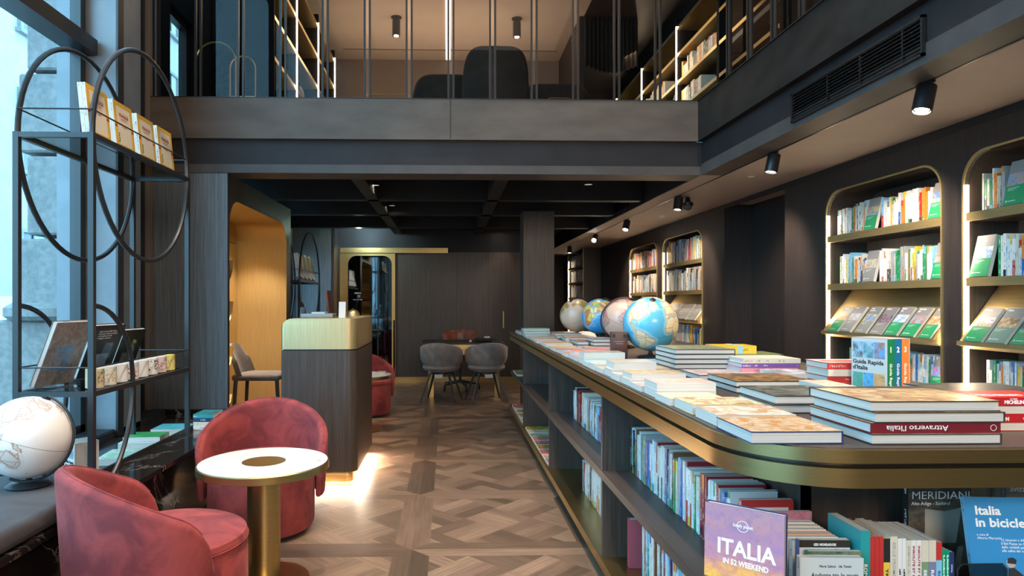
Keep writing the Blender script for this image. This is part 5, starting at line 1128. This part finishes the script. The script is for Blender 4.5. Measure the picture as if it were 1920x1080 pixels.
bs = thing('brass_bowl', 'upturned polished brass bowl at the back of the reception counter', 'bowl', (-.795, 5.55, zc)); b = MB(); b.lathe([(.058,0),(.057,.014),(.048,.035),(.03,.048),(.012,.055),(0,.056)], 32); b.build('dome', 'brassp', bs); b = MB(); b.lathe([(0,.056),(.009,.056),(.009,.064),(0,.066)], 16); b.build('knob', 'black', bs)
# ---------------------------------------------------------------- bar stool in the brass niche
st = thing('bar_stool', 'taupe upholstered bar stool in front of the brass niche', 'stool', (-1.70, 6.05, 0), math.radians(0))
def pad(b, outline, th, m=0):
    pass
b = MB(); b.rbox(-.20, .22, -.21, .21, .60, .655, .025, 4); b.build('seat', 'taupev', st)
b = MB(); n = 12; vs = []; fs = []
for i in range(n+1):
    u = -1+2*i/n
    for j in range(9):
        v = j/8; z = .63+v*.29; w = .21*(1-.15*v**2); x = -.205-.07*v+.06*u*u*(1-.3*v); zz = z-.16*max(0, v-.5)*abs(u)**3.5
        vs += [(x, u*w, zz), (x+.045-.015*v, u*w*.97, zz)]
for i in range(n):
    for j in range(8):
        a = (i*9+j)*2; c = ((i+1)*9+j)*2; fs += [(a, a+2, c+2, c), (a+1, c+1, c+3, a+3)]
    a = (i*9+8)*2; c = ((i+1)*9+8)*2; fs += [(a, a+1, c+1, c)]; a = (i*9)*2; c = ((i+1)*9)*2; fs += [(a, c, c+1, a+1)]
for i in (0, n):
    for j in range(8): a = (i*9+j)*2; fs.append((a, a+1, a+3, a+2))
b.faces_idx(vs, fs); b.build('backrest', 'taupev', st, ang=70)
for sx, sy in ((-.17,-.17), (-.17,.17), (.19,-.17), (.19,.17)):
    b = MB(); b.tube([(sx, sy, .60), (sx*1.2, sy*1.15, 0)], [.018, .013], 8); b.build('leg', 'black', st)
b = MB(); b.tube([(.21,-.18,.22),(.21,.18,.22)], .008, 6); b.build('footrest', 'black', st)
# brass magazine pockets on the niche's near side
mp = thing('magazine_rack', 'brass magazine rack of four curved pockets inside the brass niche', 'rack', (-1.83, NY0+.002, .4)); O = Vector(mp.location)
b = MB(); b.box(-2.30, -1.83, NY0+.002, NY0+.014, .40, 1.72); 
for v in b.bm.verts: v.co -= O
b.build('back_plate', 'brassn', mp)
for k, z in enumerate((1.47, 1.12, .74, .42)):
    prof = [(NY0+.016, z), (NY0+.08, z), (NY0+.13, z+.035), (NY0+.17, z+.09), (NY0+.19, z+.18), (NY0+.184, z+.18), (NY0+.163, z+.092), (NY0+.125, z+.042), (NY0+.078, z+.008), (NY0+.016, z+.008)]
    b = MB(); b.prism([(a, c) for a, c in prof], -2.30, -1.83, 'x')
    for v in b.bm.verts: v.co -= O
    b.build('pocket', 'brassn', mp, smooth=False)
    for j in range(2):
        c = ['light blue', 'white', 'red', 'black', 'ivory', 'yellow', 'navy', 'white'][k*2+j]
        lean = .16; book('magazine', .21, .27-.03*j, .012, frame((-1,0,0), (0,math.sin(lean)*.6,math.cos(lean)), (0,math.cos(lean),-math.sin(lean)*.6), (-1.845, NY0+.035+.03*j, z+.012)), c, None, [(0,1,0,.55,3,PAL[c],PAL['ivory'])], label='%s magazine in the %s pocket of the brass rack' % (c, ['top', 'second', 'third', 'bottom'][k]))
dl = thing('downlight', 'small round downlight in the ceiling of the brass niche', 'light', (-2.05, 6.0, 2.149)); b = MB(); b.lathe([(0,-.004),(.035,-.004),(.035,0),(0,0)], 24); b.build('lens', 'bulb', dl); b = MB(); b.lathe([(.035,-.006),(.048,-.006),(.048,0),(.035,0)], 24); b.build('ring', 'brassh', dl)
light('SPOT', 'niche_downlight', (-2.05, 6.0, 2.13), 170, WARM, (-2.12, 6.4, 0), spot_size=math.radians(95), spot_blend=.7, shadow_soft_size=.03)
light('SPOT', 'niche_downlight_rear', (-2.02, 6.95, 2.13), 130, WARM, (-2.2, 6.95, 0), spot_size=math.radians(95), spot_blend=.7, shadow_soft_size=.03)
# ---------------------------------------------------------------- desk group
dk = thing('desk', 'desk with dark top, brass apron and brass legs before the oak wall', 'desk', (.2, 9.0, 0))
b = MB(); b.rbox(-.55, .55, -.34, .40, .735, .755, .004, 1); b.build('top', 'black', dk)
b = MB(); b.box(-.50, .50, -.30, .36, .675, .735); b.build('apron', 'brass', dk); b = MB(); b.box(-.24, .26, -.285, .3, .60, .672); b.build('drawer', 'brass', dk)
for x in (-.43, .47): 
    b = MB(); b.box(x-.035, x+.035, .0, .07, 0, .68); b.build('leg', 'brass', dk)
def tub(x, y, rz, label):
    t = thing('tub_chair', label, 'chair', (x, y, 0), rz)       # facing +X in its own frame
    b = MB(); rings = []
    n = 40
    for i in range(n+1):
        a = math.radians(-125+250*i/n); f = abs(a)/math.radians(125); top = .76-.17*(f**1.8) - (.06 if f > .92 else 0)*(f-.92)/.08
        sec = []
        for v in range(7):
            q = v/6; z = .40+(top-.40)*q; r_ = .155+.115*math.sin(min(1, q*1.6)*PI/2)+.01*q; sec.append((-r_*math.cos(a)*1.02, -r_*math.sin(a), z))
        sec.append((-(r_-.015)*math.cos(a), -(r_-.015)*math.sin(a), top+.012))
        for v in range(6, -1, -1):
            q = v/6; z = .44+(top-.44)*q; r2 = max(.02, .115+.115*math.sin(min(1, q*1.6)*PI/2)+.01*q); sec.append((-r2*math.cos(a), -r2*math.sin(a), z))
        rings.append(sec)
    L = len(rings[0]); b.faces_idx([v for q in rings for v in q], [(i*L+j, i*L+(j+1) % L, (i+1)*L+(j+1) % L, (i+1)*L+j) for i in range(n) for j in range(L)]+[tuple(range(L)), tuple(reversed(range(n*L, n*L+L)))])
    b.build('shell', 'greyv', t, ang=70)
    b = MB(); b.lathe([(0,.385),(.15,.385),(.22,.41),(.245,.44),(.24,.47),(.2,.485),(0,.49)], 36); b.build('seat', 'greyv', t)
    b = MB(); b.lathe([(0,.36),(.14,.36),(.14,.386),(0,.386)], 24); b.build('seat_plate', 'black', t)
    for sx, sy in ((-1,-1), (-1,1), (1,-1), (1,1)):
        b = MB(); b.tube([(sx*.12, sy*.12, .375), (sx*.22, sy*.235, 0)], [.017, .010], 8); b.build('leg', 'black', t)
    b = MB(); b.face([(-.15,-.05,.365),(-.15,.06,.36),(-.165,.05,.315),(-.165,-.05,.32)]); b.build('hanging_label', 'paper', t, norm=False)
    return t
tub(-.085, 8.63, math.radians(78), 'grey velvet tub chair with its back to the viewer, window side of desk')
tub(.50, 8.63, math.radians(100), 'grey velvet tub chair with its back to the viewer, island side of desk')
oc = thing('office_chair', 'cognac leather buttoned swivel chair behind the desk', 'chair', (.18, 9.72, 0), math.radians(-90))
b = MB(); n = 24; vs = []; fs = []
for i in range(n+1):
    a = math.radians(-75+150*i/n)
    for j in range(9):
        q = j/8; r_ = .235+.02*q; zt_ = .50+.37*q-.05*q*(abs(a)/1.3)**2; dm = .010*math.cos(i*PI/2)*math.cos(j*PI/2); vs.append((-(r_-.05+dm)*math.cos(a), -(r_-.05+dm)*math.sin(a), zt_))
    for j in range(8, -1, -1):
        q = j/8; r_ = .245+.03*q; vs.append((-r_*math.cos(a), -r_*math.sin(a), .50+.38*q-.05*q*(abs(a)/1.3)**2+.005))
L = 18; fs = [(i*L+j, i*L+(j+1) % L, (i+1)*L+(j+1) % L, (i+1)*L+j) for i in range(n) for j in range(L)]+[tuple(range(L)), tuple(reversed(range(n*L, n*L+L)))]
b.faces_idx(vs, fs); b.build('backrest', 'leather', oc, ang=70)
b = MB(); b.rbox(-.22, .24, -.23, .23, .44, .52, .03, 4); b.build('seat', 'leather', oc)
b = MB(); b.tube([(0,0,.44),(0,0,.12)], .022, 10); b.build('gas_lift', 'black', oc)
for k in range(5):
    a = 2*PI*k/5+.3; b = MB(); b.tube([(0,0,.13),(.28*math.cos(a), .28*math.sin(a), .085)], [.022, .012], 8); g = b.build('base_arm', 'black', oc)
    b = MB(); b.lathe([(0,-.012),(.028,-.012),(.028,.012),(0,.012)], 16, X=T((.28*math.cos(a), .28*math.sin(a), .03)) @ Rx(PI/2)); b.tube([(.28*math.cos(a), .28*math.sin(a), .03),(.28*math.cos(a), .28*math.sin(a), .085)], .007, 6); b.build('caster', 'rubber', g)
bag = thing('camera_bag', 'black soft camera bag with strap lying on the desk', 'bag', (.49, 8.86, .756)); b = MB(); b.rbox(-.13, .10, -.07, .07, 0, .055, .022, 3); b.build('body', 'rubber', bag); b = MB(); b.tube([(.05,-.05,.03),(.13,-.06,.035),(.19,-.03,.012),(.21,.03,.010),(.15,.06,.02),(.08,.04,.05)], .006, 6); b.build('strap', 'rubber', bag); b = MB(); b.rbox(-.005, .07, -.045, .02, .05, .075, .008, 2); b.build('white_pouch', 'paper', bag)
b = MB(); b.lathe([(0,0),(.014,0),(.018,.012),(.012,.026),(0,.03)], 12); o = b.build('round_knob', 'white'); o.location = (.30, 8.84, .756); tag(o, 'small white round object beside the camera bag on the desk', 'ornament')
# books on the rear etagere
for k in range(4):
    book('photo_book', .22, .30, .05, frame((0,.96,.0), (0,.05,1), (.96,0,.0), (-1.90, 8.22+k*.24, 1.5625)) if False else orient((0,1,-.14), (-.16,.14,1), (-1.86, 8.17+k*.235, 1.60)), 'grey', [(0,1,(.75,.76,.78),(.5,.5,.5))], [(0,1,0,1,2,(.05,.045,.045),(.18,.14,.12))], label='dark photo book, %s along the top of the rear etagere' % ordw(k+1))
for k, c in enumerate(('green', 'teal', 'white')): lying('magazine', -1.99, 8.2, .8615+k*.022, .18, .2, .021, '%s book in the pile on the rear etagere lower shelf' % c, (PAL[c], PAL['white']), c)
# ---------------------------------------------------------------- track spots
tr = MB(); tr.box(2.283, 2.297, -3, 12.8, ZC-.004, ZC+.0); tag(tr.build('lighting_track', 'lamp'), 'thin black lighting track in the taupe ceiling above the island', 'track')
def spot(x, y, z, tx, ty, tz, label, e=60, r=.043, h=.13, on=True, lens='bulb', sz=60):
    t = thing('track_spotlight', label, 'spotlight', (x, y, z)); d = (Vector((tx, ty, tz))-Vector((x, y, z-.06))).normalized()
    Q = T((0,0,-.055)) @ d.to_track_quat('-Z', 'Y').to_matrix().to_4x4()
    b = MB(); b.lathe([(0,.05),(r-.003,.05),(r,.047),(r,-h+.05),(r-.004,-h+.05),(r-.006,-h+.062),(0,-h+.064)], 28, X=Q @ T((0,0,-.01))); b.build('housing', 'lamp', t)
    b = MB(); b.lathe([(0,-h+.0655),(r-.012,-h+.0655),(r-.012,-h+.0635),(0,-h+.0635)], 20, X=Q @ T((0,0,-.012))); b.build('lens', lens if on else 'darkg', t)
    b = MB(); b.tube([(0,0,0),(0,0,-.03)], .012, 8); b.box(-.012, .012, -.05, .05, -.012, -.001); b.build('adapter', 'lamp', t)
    if on and e: 
        p = Vector((x, y, z-.055))+d*(h-.03); light('SPOT', 'track_light', p, e, WARM, (tx, ty, tz), spot_size=math.radians(sz), spot_blend=.6, shadow_soft_size=.03)
    return t
w = ['nearest', 'second', 'third', 'fourth', 'fifth', 'sixth']
for k, (x_, tz_, tx_, ty_) in enumerate(((1735, .9, 1.9, 3.0), (1450, .9, 2.0, 4.6), (1272, .9, 2.1, 6.4), (1175, 1.0, 1.9, 8.0), (1116, 1.2, 1.6, 9.0), (1068, .9, 2.2, 12.2))):
    y_ = onX(x_, 2.29)
    spot(2.29, y_, ZC, tx_, ty_, tz_, 'black cylindrical spotlight on the ceiling track, %s from the viewer' % w[k], 60)
for y_ in (1.4,): spot(2.29, y_, ZC, 1.6, 1.9, .9, 'black cylindrical spotlight on the ceiling track, out beyond the nearest', 60)
for k, y_ in enumerate((3.9, 5.6, 7.5, 9.2, 10.3)): light('SPOT', 'shelf_washer', (2.26, y_, ZC-.12), 65, WARM, (3.1, y_+.4, 1.3), spot_size=math.radians(80), spot_blend=.7, shadow_soft_size=.04)
cm = thing('dome_camera', 'black dome security camera under the taupe ceiling beside a track spotlight', 'camera', (2.42, 6.62, ZC)); b = MB(); b.lathe([(0,-.09),(.052,-.09),(.055,-.085),(.055,-.055),(.03,-.05),(.02,0),(0,0)], 28); b.build('housing', 'lamp', cm); b = MB(); b.lathe([(0,-.132),(.02,-.128),(.036,-.115),(.044,-.09),(0,-.09)], 28); b.build('dome', 'darkg', cm)
# rear room spotlights under the black ceiling
for k, (px_, py_, y_) in enumerate(((704, 349, 6.6), (735, 392, 8.0), (640, 424, 9.95), (697, 424, 9.95), (1103, 350, 6.5), (1048, 392, 8.6), (941, 432, 10.4))):
    r_ = ray(px_, py_); s_ = y_/r_[1]; zz = min(2.6, EYE+r_[2]*s_+.03)
    spot(r_[0]*s_, y_, 2.599, r_[0]*s_+.02, y_+.1, 0, 'black spotlight under the dark rear ceiling, %s' % ['left of the depth beam', 'beyond the first cross beams', 'at the panel beside the mirror door', 'right of the bright lamp', 'nearest above the island', 'before the column', 'at the far oak wall'][k], 28 if k in (0, 1, 4, 5) else 10, sz=75)
t = thing('door_spotlight', 'bright greenish spotlight above the mirror door', 'spotlight', (-1.32, 9.9, 2.599)); b = MB(); b.lathe([(0,-.12),(.04,-.12),(.04,-.22),(.0,-.22)], 24); b.tube([(0,0,0),(0,0,-.12)], .012, 8); b.build('housing', 'lamp', t); b = MB(); b.lathe([(0,-.02),(.02,-.012),(.024,0),(.02,.012),(0,.02)], 20, X=T((0,-.055,-.185))); b.build('lens', 'greenb', t)
light('SPOT', 'door_light', (-1.32, 10.05, 2.42), 26, (.55,.85,1.0), (-1.3, 10.66, 2.25), spot_size=math.radians(130), spot_blend=.6, shadow_soft_size=.03)
light('POINT', 'door_light_glow', (-1.32, 9.82, 2.36), 3, (.7,1,.8), shadow_soft_size=.03)
for (x_, y_, l_) in ((.03, 7.85, 'white smoke detector on the dark rear ceiling'),):
    sd = thing('smoke_detector', l_, 'detector', (-.15, 8.9, 2.599)); b = MB(); b.lathe([(0,-.045),(.03,-.045),(.045,-.035),(.052,-.012),(.052,0),(0,0)], 28); b.build('body', 'white', sd); b = MB(); b.lathe([(.036,-.046),(.04,-.044),(.036,-.038)], 24); b.build('vent_ring', 'black', sd)
b = MB(); b.lathe([(0,-.006),(.11,-.006),(.12,0),(0,0)], 32); o = b.build('ceiling_speaker', 'lamp'); o.location = (.05, 6.6, 2.599); tag(o, 'flat round black loudspeaker in the dark rear ceiling', 'speaker')
for k, (x_, y_) in enumerate(((2.62, 8.05), (2.55, 5.5))): 
    b = MB(); b.lathe([(0,-.006),(.022,-.006),(.03,0),(0,0)], 20); o = b.build('ceiling_sensor', 'white'); o.location = (x_, y_, ZC); tag(o, 'tiny white sensor in the taupe ceiling, %s one' % ['farther', 'nearer'][k], 'sensor')
# air grilles in the gallery side
def vent(y0, y1, z0, z1, x, label, nl=9):
    v = thing('air_grille', label, 'grille', (x, (y0+y1)/2, z0)); O = Vector(v.location)
    b = MB(); b.box(x-.02, x, y0, y1, z0, z0+.012); b.box(x-.02, x, y0, y1, z1-.012, z1); b.box(x-.02, x, y0, y0+.012, z0, z1); b.box(x-.02, x, y1-.012, y1, z0, z1); b.box(x-.001, x, y0, y1, z0, z1)
    for w_ in b.bm.verts: w_.co -= O
    b.build('frame', 'lamp', v); b = MB()
    for k in range(nl):
        z = z0+.02+(z1-z0-.035)*k/(nl-1); b.faces_idx([(x-.004, y0+.01, z+.008), (x-.004, y1-.01, z+.008), (x-.018, y1-.01, z), (x-.018, y0+.01, z), (x-.004, y0+.01, z+.005), (x-.004, y1-.01, z+.005), (x-.018, y1-.01, z-.003), (x-.018, y0+.01, z-.003)], [(0,1,2,3),(7,6,5,4),(2,6,7,3),(0,4,5,1)])
    for w_ in b.bm.verts: w_.co -= O
    b.build('louvres', 'lamp', v)
    for f in (.12, .40, .66):
        b = MB(); y = y0+(y1-y0)*f; b.box(x-.017, x-.003, y-.003, y+.003, z0+.01, z1-.01)
        for w_ in b.bm.verts: w_.co -= O
        b.build('stiffener', 'lamp', v)
vent(2.86, 3.98, 2.385, 2.565, 2.108, 'long black air grille in the gallery side above the track lights')
vent(1.2, 2.32, 2.385, 2.565, 2.108, 'black air grille in the gallery side cut by the frame corner')
vent(7.6, 8.7, 2.39, 2.55, 2.094, 'black air grille on the inner side of the rear ceiling drop', 7)
# ---------------------------------------------------------------- mezzanine railing
def railing(name, label, pts, ax, p, z0, z1):
    """ax 'y': runs along X at y=p ; ax 'x': runs along Y at x=p"""
    lo, hi = min(pts), max(pts); t = thing('railing', label, 'railing', ((lo+hi)/2, p, z0) if ax == 'y' else (p, (lo+hi)/2, z0)); O = Vector(t.location)
    def bx_(b, a0, a1, q0, q1, z0_, z1_): b.box(a0, a1, p+q0, p+q1, z0_, z1_) if ax == 'y' else b.box(p+q0, p+q1, a0, a1, z0_, z1_)
    for c in pts:
        for s in (-.028, .014):
            b = MB(); bx_(b, c+s, c+s+.016, -.012, .012, z0, z1)
            for v in b.bm.verts: v.co -= O
            b.build('baluster', 'steel', t)
    for i in range(len(pts)-1):
        b = MB(); a0, a1 = pts[i]+.03, pts[i+1]-.03
        if ax == 'y': b.face([(a0, p+.0, z0+.01), (a1, p+.0, z0+.01), (a1, p+.0, z1-.02), (a0, p+.0, z1-.02)])
        else: b.face([(p, a0, z0+.01), (p, a1, z0+.01), (p, a1, z1-.02), (p, a0, z1-.02)])
        for v in b.bm.verts: v.co -= O
        b.build('glass_panel', 'smoke', t)
    b = MB(); bx_(b, lo-.1, hi+.1, -.03, .03, z1, z1+.04)
    for v in b.bm.verts: v.co -= O
    b.build('top_rail', 'steel', t)
railing('railing', 'black railing of paired bars and smoked glass on the upper floor edge', [-2.385+.344*k for k in range(13)], 'y', 5.46, ZM+.006, 4.0)
railing('railing', 'black railing of paired bars running along the right gallery edge', [-1.6+.344*k for k in range(20)], 'x', 2.12, ZM+.006, 4.0)
# upper floor bookcases
def tallcase(x, face, y0, y1, zs, label, leds, seed, mat='brass'):
    t = thing('tall_bookcase', label, 'bookcase', (x, (y0+y1)/2, ZM)); O = Vector(t.location); s = face; dx = -s*.30
    def bl(b, n, m, par=t):
        for v in b.bm.verts: v.co -= O
        return b.build(n, m, par)
    X0, X1 = min(x, x+dx), max(x, x+dx)
    b = MB(); b.box(X0 if s > 0 else X1-.01, X0+.01 if s > 0 else X1, y0, y1, ZM, 5.0); bl(b, 'back_panel', 'ink')
    for y in (y0, y1): b = MB(); b.box(X0, X1, y-.012, y+.012, ZM, 5.02); bl(b, 'side_panel', 'ink')
    for z in zs:
        b = MB(); b.box(X0+.01 if s > 0 else X0, X1 if s > 0 else X1-.01, y0+.013, y1-.013, z-.04, z); bl(b, 'shelf', mat)
    for y in leds: b = MB(); b.box(min(x, x+s*.012), max(x, x+s*.012), y-.010, y+.010, ZM, 4.9); bl(b, 'light_strip', 'led')
    return t
ZL = (3.28, 3.68, 4.08, 4.48, 4.88)
for k, (a, c) in enumerate(((6.45, 7.40), (7.42, 8.62), (8.64, 9.85))):
    tallcase(-1.68, 1, a, c, ZL, 'upper floor bookcase with brass shelves by the window side, %s from the railing' % ORD[k], (c-.02,), k)
for k, (a, c) in enumerate(((7.30, 8.62), (8.66, 10.18), (10.22, 11.7))):
    tallcase(3.0, -1, a, c, (3.10, 3.46, 3.82, 4.18, 4.54, 4.9), 'upper floor bookcase with books on the island side, %s from the railing' % ORD[k], (c-.02,), k)
    for i, z in enumerate((3.10, 3.46, 3.82, 4.18)):
        row('on %s shelf, %s upper bookcase' % (ORD[i], ORD[k]), 'old_book', 3.05, c-.05, a+(.1 if (i+k) % 2 else .55), z+.001, 'old', (.17,.26), (.042,.07), (.15,.18), seed=200+k*7+i)
tallcase(3.0, -1, 5.9, 7.26, (3.10, 3.46, 3.82, 4.18, 4.54, 4.9), 'upper floor bookcase nearest the railing corner', (), 9)
for k in range(6):
    b = MB(); b.lathe([(0,0),(.05+.02*(k % 3),.02),(.06,.1+.05*(k % 2)),(.03,.2),(.035,.24),(0,.25)], 16); o = b.build('ornament', 'steel' if k % 2 else 'brass'); o.location = (-1.80, 8.9+.15*k if k < 4 else 7.7+.3*(k-4), [3.281, 3.681][k % 2]); tag(o, '%s vase shaped ornament on an upper brass shelf, %s along' % ('metal' if k % 2 else 'brass', ORD[k]), 'ornament')
light('AREA', 'left_bookcase_wash', (-1.3, 8.3, 4.6), 10, (1, .78, .5), (-1.9, 8.3, 3.4), shape='RECTANGLE', size=2.4, size_y=.2)
light('AREA', 'right_bookcase_wash', (2.5, 9.3, 4.7), 9, (1, .78, .5), (3.1, 9.3, 3.5), shape='RECTANGLE', size=3.4, size_y=.2)
for k, (x_, y_) in enumerate(((-.71, 9.1), (.95, 9.1))):
    t = thing('ceiling_spotlight', 'black ceiling spotlight over the upper floor, %s of the pale light line' % ('window side' if k == 0 else 'island side'), 'spotlight', (x_, y_, 5.2)); b = MB(); b.lathe([(0,-.012),(.07,-.012),(.075,0),(0,0)], 24); b.tube([(0,0,-.01),(0,0,-.05)], .012, 8); b.build('ceiling_plate', 'lamp', t); b = MB(); b.lathe([(0,-.05),(.055,-.05),(.055,-.26),(.045,-.26),(.043,-.24),(0,-.24)], 24); b.build('housing', 'lamp', t); b = MB(); b.lathe([(0,-.246),(.03,-.246),(.03,-.242),(0,-.242)], 16); b.build('lens', 'bulb', t)
    light('SPOT', 'upper_spot', (x_, y_, 4.9), 60, WARM, (x_, y_+.4, 3), spot_size=math.radians(80), spot_blend=.6, shadow_soft_size=.04)
# seats and stands behind the railing
def dome(x, y, w, h, label, mat='sofa', z0=ZM, d=.45):
    t = thing('armchair', label, 'chair', (x, y, z0)); b = MB(); vs = []; fs = []; n = 24
    for j, (yy_, k) in enumerate(((-.06,.93), (-.03,1), (.03,1), (.06,.93))):
        for i in range(n+1):
            a = PI*i/n; cx = math.cos(a); sx = math.sin(a); e = .42; vs.append((-w/2*k*math.copysign(abs(cx)**e, cx), yy_+.10*(1-sx), .02+(h*k)*abs(sx)**e))
    L = n+1; fs = [(j*L+i, j*L+i+1, (j+1)*L+i+1, (j+1)*L+i) for j in range(3) for i in range(n)]+[tuple(range(L)), tuple(reversed(range(3*L, 4*L)))]
    b.faces_idx(vs, fs); b.build('backrest', mat, t, ang=60); b = MB(); b.rbox(-w/2+.03, w/2-.03, .05, d, .12, .42, .05, 4); b.build('seat', mat, t)
    for sx in (-1, 1):
        b = MB(); b.box(sx*(w/2-.06)-.015, sx*(w/2-.06)+.015, .05, .08, 0, .13); b.build('leg', 'black', t)
        b = MB(); b.box(sx*(w/2-.06)-.015, sx*(w/2-.06)+.015, d-.06, d-.03, 0, .13); b.build('leg', 'black', t)
dome(.44, 6.05, .62, .66, 'tall rounded taupe armchair behind the upper floor railing')
dome(-.02, 6.7, .70, .62, 'wide low taupe sofa seat behind the upper railing, window side of tall armchair')
dome(1.12, 6.9, .80, .60, 'wide low taupe sofa seat behind the upper railing, island side of tall armchair')
for k, (x_, y_, w_, h_) in enumerate(((-.53, 5.80, .40, .16), (.98, 5.80, .24, .14))):
    t = thing('wire_display_stand', 'low rounded brass wire stand by the upper railing, %s' % ('window side' if k == 0 else 'island side'), 'stand', (x_, y_, ZM)); b = MB(); P = [(-w_/2, 0, 0)]+[(-w_/2+.05-.05*math.cos(a), 0, h_-.05+.05*math.sin(a)) for a in [PI/2*q/6 for q in range(7)]]+[(w_/2-.05+.05*math.sin(a), 0, h_-.05+.05*math.cos(a)) for a in [PI/2*q/6 for q in range(7)]]+[(w_/2, 0, 0)]
    b.tube(P, .003, 6); b.build('wire_frame', 'brass', t); b = MB(); b.box(-w_/2, w_/2, -.01, .06, 0, .006); b.build('base', 'acrylic', t)
for k, (x_, s_) in enumerate(((-.66, ''), (-.55, 'ATLANTE'), (-.41, 'ATLANTE\nDELLE DIVERSE'))):
    o = book('atlas', .105, .11, .014, orient((1,0,0), (0,.12,1), (x_-.02, 5.832+.0*k, ZM+.0065)), 'brown', None, [(0,1,0,1,2,(.10,.07,.06),(.20,.14,.12))], label='small dark atlas at the upper railing, %s in the brass frame' % ORD[k])
    if s_: text(s_, .018, 'textg', o, T((.008, .075, .0146)), width=.09)
# round wire chairs / mirrors upper left
for k, (x_, y_, w_, h_) in enumerate(((-2.12, 6.1, .36, .72), (-1.80, 5.85, .22, .50))):
    t = thing('arched_frame', '%s arched brass frame at the window end of the upper floor' % ('larger' if k == 0 else 'smaller'), 'frame', (x_, y_, ZM)); b = MB(); P = [(-w_/2, 0, 0)]+[(-w_/2*math.cos(a), 0, h_-w_/2+w_/2*math.sin(a)) for a in [PI*q/14 for q in range(15)]]+[(w_/2, 0, 0)]; b.tube(P, .008, 8); b.build('arch', 'brass', t); b = MB(); b.box(-w_/2, w_/2, -.005, .3, .12, .15); b.build('shelf', 'brass', t)
# draped panel added to stand for a dark round reflection upstairs
b = MB(); n = 60; vs = []; fs = []
for i in range(n+1):
    x = 1.90+.72*i/n; y = 9.05+.04*math.sin(i*1.3); zl = 4.55-.10*math.sin(PI*i/n)
    vs += [(x, y, zl), (x, y, 5.2), (x, y+.01, zl), (x, y+.01, 5.2)]
for i in range(n): a = i*4; c = a+4; fs += [(a, c, c+1, a+1), (a+2, a+3, c+3, c+2), (a, a+2, c+2, c)]
b.faces_idx(vs, fs); tag(b.build('reflection_panel', 'pelmet', ang=80), 'dark draped panel standing for a round reflection, upper floor, island side', 'reflection panel')
b = MB(); b.rbox(1.9, 2.65, 8.3, 8.95, ZM, 3.75, .06, 4); tag(b.build('screen_panel', 'wallt'), 'taupe rounded screen standing under the dark draped panel', 'screen')
